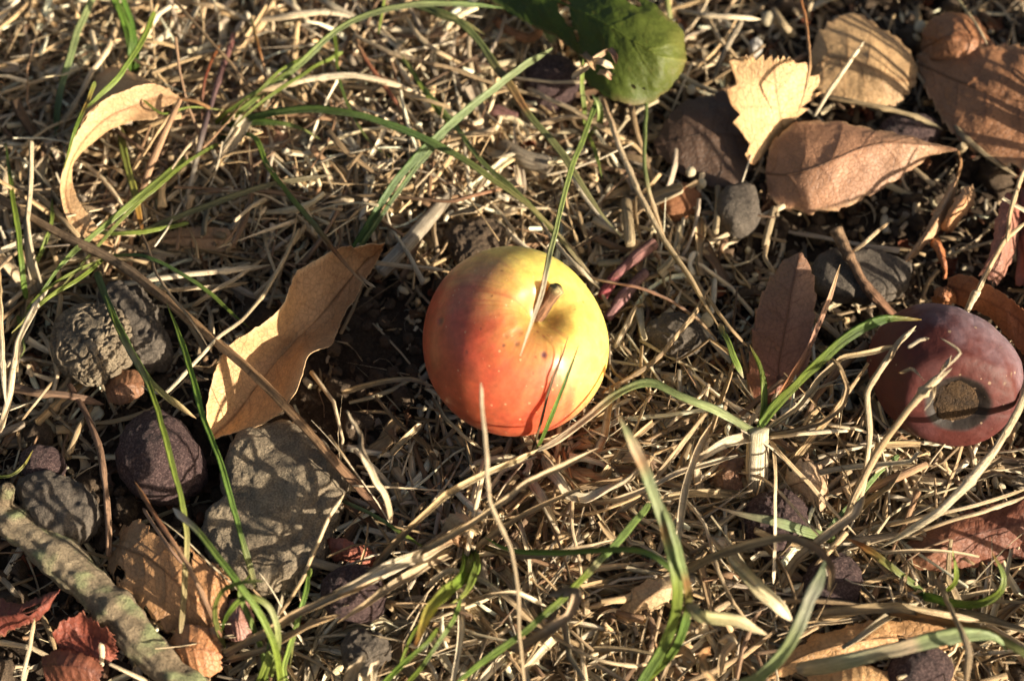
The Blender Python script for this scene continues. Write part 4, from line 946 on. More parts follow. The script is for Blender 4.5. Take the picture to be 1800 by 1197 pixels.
leaf("pink_leaf", "pinkish red curled leaf stack crossed by a forked straw at the picture's right side", "leaf",
     [(1770, 335, 10), (1755, 370, 14), (1745, 410, 14), (1738, 450, 12), (1722, 485, 8)], [(1785, 340, 11), (1775, 375, 16), (1768, 410, 16), (1758, 450, 13), (1735, 490, 8)], [(1800, 350, 8), (1798, 385, 9), (1790, 425, 9), (1780, 460, 8), (1750, 500, 6)],
     [(0, (0.32, 0.10, 0.07)), (.5, (0.38, 0.18, 0.13)), (1, (0.34, 0.16, 0.11))], M_LEAFR, n=90, m=44, rough=1.2, ragged=0.5)
leaf("pink_leaf", "red brown leaf at the picture's right border behind the forked straw", "leaf",
     [(1795, 335, 8), (1830, 330, 12), (1870, 350, 10)], [(1790, 410, 8), (1830, 415, 12), (1870, 420, 9)], [(1785, 500, 5), (1830, 510, 7), (1870, 500, 5)],
     [(0, (0.26, 0.10, 0.07))], M_LEAFR, n=60, m=50, rough=1.8, ragged=0.6)
leaf("orange_scrap", "small twisted orange leaf scrap above the plum", "leaf scrap",
     [(1632, 412, 5), (1640, 435, 9), (1652, 465, 9), (1658, 490, 6)], [(1640, 412, 7), (1650, 436, 12), (1660, 464, 12), (1662, 490, 7)], [(1650, 412, 5), (1658, 440, 6), (1664, 468, 7), (1666, 490, 5)],
     [(0, (0.48, 0.19, 0.08))], M_LEAFR, n=50, m=24, rough=1.5, ragged=0.6, rib=False)
leaf("orange_scrap", "crinkled orange leaf scrap touching the plum's top", "leaf scrap",
     [(1640, 510, 5), (1655, 502, 9), (1672, 505, 9), (1684, 518, 6)], [(1640, 520, 6), (1656, 515, 11), (1672, 518, 10), (1684, 526, 6)], [(1642, 530, 4), (1656, 532, 6), (1672, 533, 6), (1682, 533, 5)],
     [(0, (0.46, 0.2, 0.09))], M_LEAFR, n=40, m=24, rough=1.2, ragged=0.5, rib=False)
leaf("tan_scrap", "gnarled tan leaf strip above the orange scraps", "leaf scrap",
     [(1712, 322, 8), (1690, 338, 12), (1668, 365, 12), (1655, 400, 8)], [(1715, 332, 9), (1696, 350, 15), (1675, 375, 14), (1662, 404, 9)], [(1718, 345, 7), (1702, 365, 9), (1685, 388, 9), (1672, 410, 6)],
     [(0, (0.50, 0.32, 0.18)), (1, (0.50, 0.27, 0.13))], M_LEAF, n=60, m=28, rough=1.8, ragged=0.9, rib=False)
leaf("lobed_leaf", "cream coloured lobed leaf curled beside the white grass sheath", "leaf",
     [(1378, 838, 6), (1395, 818, 11), (1425, 812, 12), (1460, 822, 8)], [(1385, 855, 7), (1408, 848, 14), (1432, 850, 14), (1452, 868, 9)], [(1400, 878, 6), (1420, 885, 9), (1438, 895, 8), (1448, 905, 5)],
     [(0, (0.60, 0.44, 0.29)), (1, (0.50, 0.34, 0.21))], M_LEAF, serr=1.6, nserr=4, nv=4, n=70, m=46, rough=1.2, ragged=0.7)
leaf("shadow_leaf", "dim brown leaf left of the white grass sheath", "leaf",
     [(1245, 800, 3), (1270, 790, 6), (1300, 800, 7), (1322, 820, 5)], [(1240, 835, 4), (1268, 835, 8), (1298, 840, 8), (1318, 850, 5)], [(1245, 875, 3), (1268, 890, 4), (1292, 895, 4), (1308, 885, 4)],
     [(0, (0.32, 0.20, 0.12)), (1, (0.26, 0.12, 0.07))], M_LEAF, n=60, m=44, rough=1.3, ragged=0.5)
leaf("bottom_leaf", "broad tan leaf under the pale wide blade at the picture's lower edge", "leaf",
     [(1345, 1190, 5), (1400, 1130, 8), (1480, 1098, 10), (1560, 1088, 11), (1640, 1098, 9), (1700, 1118, 6)], [(1345, 1195, 5), (1410, 1155, 9), (1485, 1132, 12), (1560, 1122, 12), (1635, 1122, 10), (1702, 1125, 6)], [(1350, 1200, 4), (1420, 1180, 6), (1490, 1165, 7), (1560, 1155, 7), (1635, 1148, 7), (1702, 1132, 5)],
     [(0, (0.56, 0.34, 0.16)), (1, (0.50, 0.28, 0.13))], M_LEAF, n=110, m=50, rough=1.3, ragged=0.7, nv=8, tears=0.06)
leaf("bottom_leaf", "ribbed ochre leaf cut by the picture's lower edge", "leaf",
     [(1420, 1190, 6), (1470, 1175, 9), (1530, 1172, 10), (1580, 1180, 7)], [(1425, 1210, 6), (1475, 1202, 11), (1530, 1200, 11), (1585, 1205, 7)], [(1430, 1240, 4), (1480, 1245, 6), (1530, 1245, 6), (1585, 1240, 5)],
     [(0, (0.52, 0.32, 0.15))], M_LEAF, n=70, m=40, rough=0.9, ragged=0.4, nv=10)
leaf("brown_scrap", "reddish leaf scrap left of the purple nut under the wide dead blades", "leaf scrap",
     [(575, 948, 5), (600, 945, 8), (640, 955, 7), (665, 975, 4)], [(580, 965, 6), (605, 965, 9), (640, 975, 8), (662, 988, 4)], [(585, 985, 4), (608, 990, 5), (640, 998, 5), (660, 1000, 3)],
     [(0, (0.40, 0.14, 0.09))], M_LEAFR, n=50, m=30, rough=1.2, ragged=0.5, rib=False)
leaf("pink_scrap", "dull pink scrap of leaf right of the dappled rust brown one", "leaf scrap",
     [(392, 1062, 5), (418, 1052, 7), (440, 1060, 5)], [(392, 1090, 6), (420, 1090, 9), (446, 1090, 5)], [(398, 1120, 4), (422, 1128, 5), (448, 1120, 4)],
     [(0, (0.36, 0.19, 0.15))], M_LEAF, n=40, m=30, rough=0.9, ragged=0.4, rib=False)
leaf("clay_leaf", "faded reddish old leaf flattened in the soil under the upper grass", "leaf",
     [(405, 260, 3), (440, 232, 5), (490, 228, 5), (540, 250, 3)], [(400, 285, 4), (445, 275, 6), (495, 272, 6), (545, 280, 4)], [(405, 315, 3), (450, 325, 3), (500, 322, 3), (540, 310, 3)],
     [(0, (0.34, 0.19, 0.12))], M_LEAF, n=60, m=44, rough=1.2, ragged=0.6)
leaf("husk", "hollow tan husk opening in the dead grass below the apple", "husk",
     [(770, 960, 4), (775, 925, 9), (800, 903, 13), (835, 915, 14)], [(790, 965, 6), (798, 935, 13), (815, 918, 16), (842, 928, 15)], [(815, 975, 4), (828, 950, 8), (842, 938, 11), (852, 940, 12)],
     [(0, (0.46, 0.32, 0.17)), (1, (0.62, 0.47, 0.28))], M_LEAF, n=60, m=34, rough=0.9, ragged=0.8, rib=False, nv=3, slant=0.3, relief=0.05)
leaf("husk", "split tan husk flaring beside the tall green striped blades", "husk",
     [(1085, 1085, 5), (1110, 1040, 10), (1150, 1015, 13), (1185, 1012, 13)], [(1100, 1098, 6), (1128, 1060, 12), (1160, 1038, 15), (1192, 1030, 14)], [(1130, 1095, 4), (1150, 1078, 7), (1175, 1062, 10), (1200, 1050, 10)],
     [(0, (0.44, 0.30, 0.17)), (1, (0.60, 0.45, 0.27))], M_LEAF, n=60, m=34, rough=0.9, ragged=0.8, rib=False, nv=3, slant=0.3, relief=0.05)
# ------------------------------------------------------------------ grass that grows: each plant with its blades
def plant(name, label, cat, base, blades, group=None, name_part="blade"):
    r = empty(name, P(*base), label, cat, group)
    for b in blades:
        pts, w, cols = b[:3]; kw = dict(b[3]) if len(b) > 3 else {}
        nm = kw.pop("name", name_part)
        strand(nm, pts, w * (0.84 if w < 30 else 1), cols, kw.pop("sect", 'flat'), kw.pop("mat", M_GREEN), r, **kw)
    return r
S_ = dict(mat=M_STRAW)
plant("sprouting_grass", "grass plant sprouting green blades out of a white papery sheath", "grass plant", (1332, 880, 2), [
    ([(1330, 884, 2), (1331, 840, 8), (1332, 790, 16), (1333, 755, 21)], 40, [(0, (0.62, 0.52, 0.34)), (.6, BONE), (1, (0.66, 0.60, 0.40))], dict(name="sheath", sect='stem', mat=M_STRAW, blunt=True, wob=0.2)),
    ([(1334, 752, 20), (1370, 708, 26), (1430, 648, 32), (1490, 593, 37), (1555, 563, 38), (1622, 563, 36)], 21, [(0, (0.22, 0.33, 0.08)), (.2, GREEN), (.8, (0.12, 0.22, 0.04)), (1, (0.32, 0.20, 0.06))], dict(tip=.25)),
    ([(1336, 750, 20), (1341, 700, 25), (1336, 650, 29), (1318, 606, 31)], 15, [(0, LGREEN), (.4, (0.20, 0.26, 0.06)), (.8, GREEN), (1, (0.2, 0.13, 0.05))], dict(tip=.3, sect='curl')),
    ([(1330, 762, 19), (1260, 722, 27), (1200, 698, 30), (1140, 672, 30), (1085, 692, 28), (1030, 735, 24), (975, 775, 18), (935, 795, 14)], 19, [(0, (0.26, 0.30, 0.10)), (.15, GLAUC), (.5, (0.30, 0.38, 0.14)), (.62, (0.36, 0.38, 0.16)), (.72, PALE), (1, BONE)], dict(tip=.12, wob=.2)),
    ([(1350, 740, 19), (1375, 690, 25), (1405, 640, 30), (1430, 595, 33), (1455, 530, 34), (1478, 465, 33)], 13, [(0, ORNG), (.25, (0.45, 0.20, 0.10)), (.5, PINK), (.8, (0.50, 0.32, 0.20)), (1, STRAW)], dict(mat=M_STRAW, tip=.3)),
    ([(1345, 765, 18), (1390, 758, 22), (1440, 745, 26), (1480, 712, 29), (1490, 680, 31), (1472, 640, 33), (1428, 608, 33)], 11, [(0, DSTRAW), (1, (0.46, 0.33, 0.18))], dict(mat=M_STRAW, tip=.2, sect='curl')),
    ([(1352, 750, 18), (1400, 715, 23), (1440, 665, 26), (1480, 630, 28), (1540, 618, 29), (1600, 605, 28)], 12, [(0, PALE), (.5, (0.48, 0.36, 0.20)), (1, (0.42, 0.33, 0.2))], dict(mat=M_STRAW, tip=.2, sect='curl')),
    ([(1325, 768, 18), (1280, 775, 21), (1240, 800, 21), (1190, 830, 15)], 22, [(0, PALE), (.5, BONE), (1, STRAW)], dict(mat=M_STRAW, sect='curl', tip=.5)),
    ([(1352, 772, 17), (1375, 800, 18), (1420, 848, 15), (1470, 905, 11), (1510, 945, 8)], 9, [(0, STRAW), (1, PALE)], dict(mat=M_STRAW)),
    ([(1356, 775, 16), (1362, 850, 20), (1362, 930, 20), (1360, 1025, 14)], 8, [(0, STRAW), (1, BONE)], dict(mat=M_STRAW, tip=.05)),
    ([(1345, 770, 17), (1400, 762, 20), (1450, 758, 21), (1490, 756, 21)], 9, [(0, PALE), (1, BONE)], dict(mat=M_STRAW, sect='stem', blunt=True)),
])
plant("arching_grass", "tall grass with two broad green blades banded orange, rising from the lower edge", "grass plant", (1150, 1215, 6), [
    ([(1115, 1215, 8), (1168, 1130, 26), (1190, 1050, 40), (1178, 960, 50), (1152, 880, 58), (1120, 800, 64), (1084, 728, 68)], 24, [(0, (0.20, 0.32, 0.10)), (.3, GREEN), (.45, (0.28, 0.36, 0.14)), (.52, (0.40, 0.22, 0.08)), (.56, GLAUC), (.72, (0.34, 0.40, 0.2)), (.78, (0.46, 0.28, 0.14)), (.84, PALE), (.92, (0.32, 0.36, 0.18)), (1, (0.4, 0.26, 0.15))], dict(tip=.15)),
    ([(1125, 1205, 8), (1185, 1140, 22), (1210, 1060, 36), (1200, 1000, 46), (1180, 930, 54), (1150, 860, 58)], 18, [(0, GREEN), (.35, (0.18, 0.30, 0.07)), (.5, (0.35, 0.2, 0.08)), (.55, (0.24, 0.32, 0.12)), (1, GLAUC)], dict(tip=.3)),
    ([(1195, 1015, 40), (1160, 985, 40), (1125, 968, 38), (1080, 965, 34), (980, 972, 28), (900, 968, 22), (850, 945, 16)], 12, [(0, (0.25, 0.38, 0.1)), (.4, GREEN), (1, (0.16, 0.28, 0.05))], dict(tip=.3)),
    ([(1215, 1060, 36), (1230, 1082, 38), (1300, 1090, 34), (1350, 1115, 28)], 26, [(0, (0.46, 0.36, 0.22)), (.2, (0.35, 0.34, 0.14)), (1, (0.50, 0.40, 0.26))], dict(mat=M_STRAW, tip=.3)),
])
plant("grass_sprout", "small green grass sprout curving at the red leaf sheet", "grass plant", (1625, 1048, 4), [
    ([(1622, 1048, 5), (1665, 1060, 12), (1715, 1060, 18), (1755, 1042, 22), (1766, 1010, 25), (1745, 968, 26)], 19, [(0, (0.2, 0.34, 0.06)), (.6, GREEN), (.85, (0.26, 0.34, 0.1)), (1, ORNG)], dict(tip=.45)),
    ([(1660, 1040, 10), (1678, 1020, 15), (1679, 990, 20), (1676, 968, 23)], 12, [(0, GREEN), (1, LGREEN)], dict(tip=.5)),
    ([(1625, 1045, 5), (1600, 1020, 9), (1560, 990, 13), (1520, 962, 14), (1485, 945, 12)], 16, [(0, (0.16, 0.24, 0.05)), (.5, (0.22, 0.22, 0.06)), (.8, ORNG), (1, DSTRAW)], dict(tip=.3)),
    ([(1630, 1045, 4), (1600, 1035, 7), (1565, 1010, 9), (1530, 975, 9)], 10, [(0, ORNG), (1, STRAW)], dict(mat=M_STRAW, tip=.3)),
])
plant("yellowing_sprout", "blurred thick yellow-green grass sprout below the hollow husk", "grass plant", (825, 960, 4), [
    ([(828, 965, 6), (812, 1005, 20), (780, 1045, 32), (750, 1080, 40), (730, 1135, 44)], 26, [(0, (0.10, 0.17, 0.03)), (.35, (0.22, 0.34, 0.05)), (.65, (0.42, 0.46, 0.10)), (.85, YEL), (1, ORNG)], dict(tip=.25, sect='curl')),
    ([(835, 965, 6), (838, 1000, 16), (818, 1040, 24), (790, 1062, 28)], 18, [(0, (0.12, 0.20, 0.04)), (.6, (0.26, 0.34, 0.07)), (1, (0.36, 0.36, 0.1))], dict(tip=.4)),
    ([(820, 960, 5), (790, 948, 16), (740, 972, 24), (680, 1000, 28), (620, 1030, 28), (560, 1055, 24)], 24, [(0, (0.45, 0.22, 0.11)), (.2, (0.55, 0.42, 0.26)), (.6, BONE), (1, (0.5, 0.38, 0.22))], dict(mat=M_STRAW, tip=.4, sect='curl')),
    ([(815, 962, 5), (750, 990, 16), (700, 1025, 20), (640, 1065, 22), (590, 1095, 20)], 22, [(0, DSTRAW), (.5, PALE), (1, STRAW)], dict(mat=M_STRAW, tip=.4, sect='curl')),
    ([(840, 960, 5), (900, 978, 16), (970, 975, 22), (1040, 960, 24), (1090, 945, 22)], 14, [(0, OLIVE), (.3, DSTRAW), (1, PALE)], dict(mat=M_STRAW, tip=.3, sect='curl')),
])
plant("looping_grass", "grass tuft with looping green blades in front of the clay clod", "grass plant", (485, 1180, 4), [
    ([(492, 1215, 4), (485, 1150, 18), (468, 1095, 26), (435, 1045, 32), (400, 1000, 34), (350, 938, 34), (304, 893, 32)], 14, [(0, GREEN), (.5, (0.2, 0.32, 0.07)), (.75, LGREEN), (.88, BONE), (1, (0.8, 0.76, 0.66))], dict(tip=.06)),
    ([(478, 1190, 4), (490, 1120, 22), (475, 1070, 28), (435, 1050, 30), (405, 1075, 28), (390, 1112, 20)], 13, [(0, LGREEN), (.4, (0.4, 0.42, 0.2)), (.6, GREEN), (1, (0.14, 0.24, 0.04))], dict(tip=.2)),
    ([(400, 1140, 5), (380, 1090, 20), (388, 1045, 32), (420, 1025, 38), (472, 1022, 40)], 11, [(0, OLIVE), (.5, GREEN), (1, (0.24, 0.26, 0.08))], dict(tip=.3)),
    ([(450, 1215, 4), (470, 1160, 14), (480, 1110, 18), (492, 1080, 20)], 18, [(0, GREEN), (.6, LGREEN), (1, (0.55, 0.52, 0.34))], dict(tip=.2)),
    ([(470, 1215, 4), (465, 1160, 12), (448, 1110, 16), (420, 1040, 22), (440, 1010, 26)], 12, [(0, (0.2, 0.3, 0.06)), (1, GREEN)], dict(tip=.2)),
    ([(510, 1215, 4), (500, 1170, 12), (520, 1100, 20), (538, 1040, 22), (546, 978, 20)], 11, [(0, LGREEN), (.6, (0.22, 0.36, 0.07)), (1, GREEN)], dict(tip=.3)),
])
plant("seedling", "thin upright green grass in the gap beside the bitten green leaf", "grass plant", (1030, 240, 3), [
    ([(1028, 235, 3), (1026, 190, 10), (1024, 150, 15), (1025, 105, 18)], 10, [(0, GREEN), (1, LGREEN)], dict(tip=.3)),
    ([(1032, 232, 3), (1045, 268, 12), (1055, 295, 14), (1062, 318, 13)], 9, [(0, GREEN), (1, (0.25, 0.3, 0.08))], dict(tip=.4)),
    ([(1036, 235, 3), (1052, 215, 12), (1050, 185, 17), (1040, 165, 18)], 12, [(0, LGREEN), (1, (0.3, 0.36, 0.16))], dict(tip=.4, sect='curl')),
])
plant("fanning_grass", "fanning green grass growing out behind the sickle-shaped leaf", "grass plant", (372, 238, 4), [
    ([(372, 238, 4), (450, 205, 14), (540, 192, 20), (620, 200, 22), (690, 222, 21), (760, 252, 19), (850, 302, 17), (930, 362, 14), (1000, 430, 11), (1050, 498, 8)], 15, [(0, (0.14, 0.24, 0.05)), (.25, DGREEN), (.5, (0.10, 0.17, 0.05)), (.7, OLIVE), (.85, (0.42, 0.36, 0.16)), (1, PALE)], dict(tip=.45)),
    ([(372, 240, 4), (430, 216, 12), (490, 216, 15), (530, 226, 14), (566, 246, 11)], 15, [(0, DGREEN), (.5, (0.12, 0.2, 0.04)), (1, OLIVE)], dict(tip=.5)),
    ([(378, 238, 4), (310, 292, 11), (240, 350, 14), (180, 400, 14), (110, 465, 12), (40, 560, 9)], 12, [(0, GREEN), (.4, LGREEN), (1, (0.2, 0.3, 0.08))], dict(tip=.3)),
    ([(374, 236, 4), (440, 180, 12), (520, 118, 18), (600, 50, 22), (680, 18, 24), (770, 7, 24), (886, 16, 20)], 15, [(0, LGREEN), (.4, (0.26, 0.33, 0.1)), (.7, (0.30, 0.34, 0.15)), (1, (0.2, 0.3, 0.1))], dict(tip=.12)),
    ([(380, 242, 4), (445, 240, 13), (470, 290, 15), (510, 345, 18), (560, 405, 23), (610, 465, 26), (652, 512, 27)], 11, [(0, (0.12, 0.22, 0.04)), (.5, GREEN), (.65, OLIVE), (.8, ORNG), (1, STRAW)], dict(tip=.25)),
    ([(622, 478, 26), (642, 495, 27), (660, 505, 27)], 6, [(0, ORNG), (1, PALE)], dict(mat=M_STRAW, tip=.2)),
    ([(370, 232, 4), (400, 200, 12), (470, 150, 17), (545, 100, 18)], 9, [(0, GREEN), (1, LGREEN)], dict(tip=.3)),
])
plant("paired_grass", "long pair of parallel pale green blades running up to the bitten leaf", "grass plant", (605, 475, 3), [
    ([(606, 470, 3), (650, 390, 10), (700, 312, 15), (770, 238, 19), (850, 172, 22), (905, 125, 23), (972, 84, 22)], 16, [(0, (0.1, 0.2, 0.05)), (.4, (0.16, 0.25, 0.08)), (.7, (0.30, 0.38, 0.18)), (1, GLAUC)], dict(tip=.08, blunt=False)),
    ([(600, 480, 3), (640, 425, 9), (695, 345, 13), (750, 270, 16), (810, 200, 18), (885, 138, 20)], 11, [(0, DGREEN), (.6, (0.2, 0.28, 0.1)), (1, (0.36, 0.42, 0.2))], dict(tip=.2)),
])
plant("paired_grass", "two thick bright green blades side by side above the sickle-shaped leaf", "grass plant", (238, 138, 5), [
    ([(236, 138, 5), (232, 100, 12), (222, 55, 17), (196, -12, 20)], 17, [(0, (0.10, 0.19, 0.03)), (.5, (0.16, 0.28, 0.04)), (1, (0.18, 0.30, 0.05))], dict(tip=.1)),
    ([(241, 130, 5), (241, 90, 11), (230, 40, 15), (212, -12, 18)], 11, [(0, (0.10, 0.2, 0.03)), (1, (0.16, 0.3, 0.05))], dict(tip=.1)),
])
plant("apple_side_grass", "two thin blades, one green and one brown, standing before the apple's lower rim", "grass plant", (945, 790, 8), [
    ([(940, 795, 10), (960, 750, 28), (985, 690, 36), (1003, 645, 40), (1016, 608, 42)], 11, [(0, (0.16, 0.26, 0.05)), (.5, (0.12, 0.21, 0.04)), (.9, (0.10, 0.16, 0.04)), (1, (0.2, 0.12, 0.05))], dict(tip=.75, wob=.12)),
    ([(936, 792, 10), (952, 740, 29), (962, 700, 34), (972, 665, 38), (985, 630, 41), (998, 592, 44)], 6, [(0, (0.22, 0.16, 0.08)), (.5, (0.28, 0.18, 0.09)), (1, DBROWN)], dict(tip=.5, wob=.2, mat=M_STRAW)),
])

plant("withered_shred", "pale split straw shreds crumpled at the green leaf's notched rim", "straw scrap", (1030, 118, 10), [
    ([(1008, 138, 24), (1030, 118, 28), (1050, 100, 30), (1072, 86, 29)], 13, [(0, PALE), (1, (0.42, 0.28, 0.17))], dict(mat=M_STRAW, sect='curl', tip=.2)),
    ([(1024, 96, 28), (1038, 108, 31), (1048, 124, 29)], 16, [(0, (0.36, 0.24, 0.13)), (1, (0.5, 0.34, 0.18))], dict(mat=M_STRAW, sect='curl', tip=.2)),
    ([(1042, 110, 29), (1060, 112, 31), (1078, 122, 28)], 14, [(0, BONE), (1, PALE)], dict(mat=M_STRAW, sect='curl', tip=.3)),
    ([(1050, 128, 27), (1064, 130, 28), (1074, 140, 26)], 15, [(0, PALE), (1, (0.36, 0.2, 0.12))], dict(mat=M_STRAW, sect='curl', tip=.3)),
    ([(1072, 88, 29), (1084, 100, 29), (1086, 116, 27)], 12, [(0, (0.4, 0.28, 0.2)), (1, (0.26, 0.12, 0.08))], dict(mat=M_STRAW, sect='curl', tip=.3)),
 ], name_part="shred")
plant("withered_shred", "pale ragged straw shreds near the picture's lower edge beside the dark jagged lump", "straw scrap", (640, 1190, 6), [
    ([(612, 1200, 8), (622, 1170, 16), (640, 1150, 19)], 26, [(0, PALE), (1, (0.5, 0.4, 0.28))], dict(mat=M_STRAW, sect='curl', tip=.3)),
    ([(650, 1205, 8), (655, 1180, 16), (668, 1160, 17)], 22, [(0, BONE), (1, (0.45, 0.35, 0.24))], dict(mat=M_STRAW, sect='curl', tip=.3)),
    ([(630, 1210, 8), (640, 1190, 14), (652, 1172, 14)], 24, [(0, BONE), (1, PALE)], dict(mat=M_STRAW, sect='curl', tip=.3, twist=2)),
], name_part="shred")

# ------------------------------------------------------------------ single blades, stems and straws
def blade(label, pts, w, cols, **kw):
    w = w * 0.86
    strand("grass_shoot", pts, w, cols, kw.pop("sect", 'flat'), kw.pop("mat", M_GREEN), label=label, cat="grass blade", **kw)
def straw(label, pts, w, cols=None, **kw):
    kw.setdefault("tip", .15)
    w = w * 0.86
    strand("dry_straw", pts, w, cols or [(0, STRAW), (.5, PALE), (1, STRAW)], kw.pop("sect", 'stem'), kw.pop("mat", M_STRAW), label=label, cat="straw", **kw)

blade("long blade whose bleached tip lies over the apple's middle", [(1050, 172, 14), (1030, 230, 21), (1005, 292, 28), (985, 370, 38), (968, 440, 46), (952, 512, 52), (934, 565, 54), (914, 626, 52)], 11, [(0, (0.2, 0.28, 0.07)), (.3, (0.28, 0.36, 0.10)), (.6, (0.34, 0.40, 0.15)), (.75, (0.38, 0.38, 0.22)), (.78, BONE), (1, (0.74, 0.66, 0.50))], tip=.16, wob=.15)
blade("long olive blade with rust spots arching down toward the apple's upper right", [(730, 12, 20), (795, 32, 22), (842, 72, 22), (882, 132, 22), (930, 202, 21), (978, 258, 20), (1012, 312, 19), (1050, 370, 16), (1092, 416, 12)], 16, [(0, (0.22, 0.26, 0.09)), (.3, (0.18, 0.21, 0.08)), (.52, (0.30, 0.16, 0.07)), (.56, (0.17, 0.19, 0.07)), (1, (0.22, 0.20, 0.10))], tip=.25)
blade("short olive blade tip branching near the upper middle", [(740, 12, 20), (775, 28, 22), (820, 42, 22), (852, 62, 20)], 13, [(0, (0.22, 0.26, 0.09)), (1, (0.25, 0.22, 0.1))], tip=.4)
blade("dim olive blade passing under the long rust-spotted one", [(700, 92, 8), (740, 150, 12), (800, 222, 12), (850, 288, 12), (900, 332, 12), (955, 385, 10), (1010, 450, 8), (1052, 500, 7)], 11, [(0, (0.2, 0.3, 0.08)), (.4, (0.18, 0.23, 0.08)), (.8, OLIVE), (1, PALE)], tip=.2)
blade("thin green blade hanging between two arched straws, upper middle", [(588, 50, 16), (597, 140, 16), (618, 200, 15), (650, 250, 13), (692, 280, 11)], 7, [(0, GREEN), (.4, DGREEN), (1, OLIVE)], tip=.4)
blade("short thin green blade crossing the arch at the upper edge", [(677, -10, 20), (672, 30, 20), (667, 62, 18)], 6, [(0, LGREEN), (1, GREEN)], tip=.3)
blade("pale shiny green stem at the upper left, left of the two thick blades", [(165, -12, 15), (140, 50, 15), (118, 120, 14), (103, 175, 12), (95, 240, 8)], 14, [(0, (0.36, 0.42, 0.18)), (.6, (0.30, 0.38, 0.16)), (.8, (0.12, 0.18, 0.09)), (1, DGREEN)], tip=.1)
blade("slim bright green blade bending over the sickle-shaped leaf", [(272, 20, 24), (250, 75, 25), (212, 130, 26), (165, 175, 25), (130, 205, 20)], 11, [(0, GREEN), (.6, (0.24, 0.34, 0.07)), (1, LGREEN)], tip=.3)
blade("green to orange thin blade touching the sickle-shaped leaf's outer bend", [(165, 145, 23), (148, 195, 24), (130, 240, 24), (112, 300, 18)], 9, [(0, LGREEN), (.3, (0.5, 0.3, 0.08)), (.5, (0.24, 0.36, 0.06)), (1, GREEN)], tip=.3)
blade("yellow-green dying blade with orange foot left of the flat tan piece", [(212, 222, 9), (222, 285, 13), (238, 345, 13), (252, 415, 8)], 15, [(0, (0.35, 0.3, 0.1)), (.3, (0.28, 0.34, 0.08)), (.7, (0.34, 0.32, 0.07)), (.92, (0.55, 0.25, 0.05)), (1, DBROWN)], tip=.15, base=.1)
blade("purple stalk fading to white in the upper straw", [(412, 58, 10), (398, 110, 13), (378, 165, 14), (360, 225, 13), (340, 305, 11), (324, 368, 8)], 13, [(0, (0.36, 0.15, 0.13)), (.3, (0.20, 0.11, 0.10)), (.6, (0.20, 0.14, 0.14)), (.8, (0.5, 0.44, 0.36)), (1, BONE)], tip=.1, sect='stem')
blade("fine red stem beside the purple stalk", [(384, 78, 12), (366, 125, 14), (358, 165, 14), (354, 212, 10)], 6, [(0, ORNG), (.5, RED), (1, (0.5, 0.3, 0.2))], sect='stem', tip=.2)
blade("olive flat stem lying across, below the red-brown old leaf", [(245, 412, 8), (320, 378, 12), (400, 350, 14), (480, 325, 14), (584, 308, 11)], 13, [(0, (0.34, 0.33, 0.14)), (.5, (0.26, 0.24, 0.11)), (1, (0.25, 0.2, 0.12))], tip=.15)
blade("dark green blade standing at the picture's left edge", [(45, 528, 4), (38, 470, 12), (30, 390, 16), (18, 310, 16), (8, 250, 12)], 11, [(0, (0.2, 0.32, 0.06)), (.5, GREEN), (1, DGREEN)], tip=.4)
blade("small curled green tip at the picture's left side below the blade", [(30, 555, 5), (40, 590, 8), (44, 615, 9), (35, 632, 8)], 8, [(0, (0.22, 0.32, 0.08)), (1, (0.3, 0.34, 0.12))], tip=.6)
blade("green blade arcing thinly across the stick toward the tan leaf", [(195, 448, 9), (250, 450, 17), (310, 478, 18), (370, 515, 17), (440, 576, 14)], 8, [(0, (0.14, 0.24, 0.06)), (.5, (0.10, 0.16, 0.05)), (1, GREEN)], tip=.2)
blade("dark green blade lying over the coral-like stone", [(172, 478, 17), (195, 548, 22), (228, 615, 22), (262, 668, 20), (305, 705, 17), (346, 734, 13)], 14, [(0, DGREEN), (.3, (0.12, 0.2, 0.06)), (.7, DGREEN), (.85, (0.3, 0.28, 0.12)), (1, STRAW)], tip=.1)
blade("tall green stalk with yellow foot in front of the big purple nut", [(320, 1112, 10), (324, 1010, 22), (326, 930, 27), (310, 850, 30), (284, 745, 31), (255, 665, 30), (215, 590, 26), (182, 520, 22)], 12, [(0, (0.46, 0.36, 0.2)), (.15, (0.45, 0.38, 0.16)), (.28, (0.28, 0.36, 0.07)), (.6, GREEN), (.75, (0.5, 0.44, 0.24)), (.85, GREEN), (1, DGREEN)], tip=.15)
blade("bright green slender blade from the clay clod past the tan leaf's lower tip", [(448, 1035, 12), (430, 960, 20), (402, 860, 24), (372, 765, 25), (345, 690, 24), (320, 610, 22), (292, 535, 18)], 13, [(0, (0.28, 0.24, 0.1)), (.15, (0.2, 0.32, 0.07)), (.6, (0.20, 0.33, 0.05)), (1, GREEN)], tip=.25)
blade("thin olive blade curving over the nut at the picture's left edge", [(-15, 838, 12), (20, 836, 14), (45, 818, 15), (60, 792, 13)], 7, [(0, GREEN), (.5, OLIVE), (1, YEL)], tip=.5)
blade("green stem with bands crossing behind the broad striped blades", [(1140, 885, 26), (1095, 942, 30), (1040, 1000, 33), (988, 1052, 35), (920, 1110, 34), (840, 1170, 28), (790, 1210, 20)], 14, [(0, (0.2, 0.28, 0.07)), (.3, (0.18, 0.28, 0.07)), (.35, (0.4, 0.36, 0.2)), (.4, GREEN), (1, (0.24, 0.36, 0.09))], tip=.08)
blade("pale green blade with a straw tip above the purple nut", [(1465, 946, 8), (1420, 935, 15), (1370, 920, 19), (1310, 905, 19), (1254, 889, 17)], 20, [(0, (0.2, 0.28, 0.07)), (.4, (0.32, 0.40, 0.2)), (.7, (0.42, 0.40, 0.24)), (.85, PALE), (1, (0.5, 0.3, 0.15))], tip=.45)
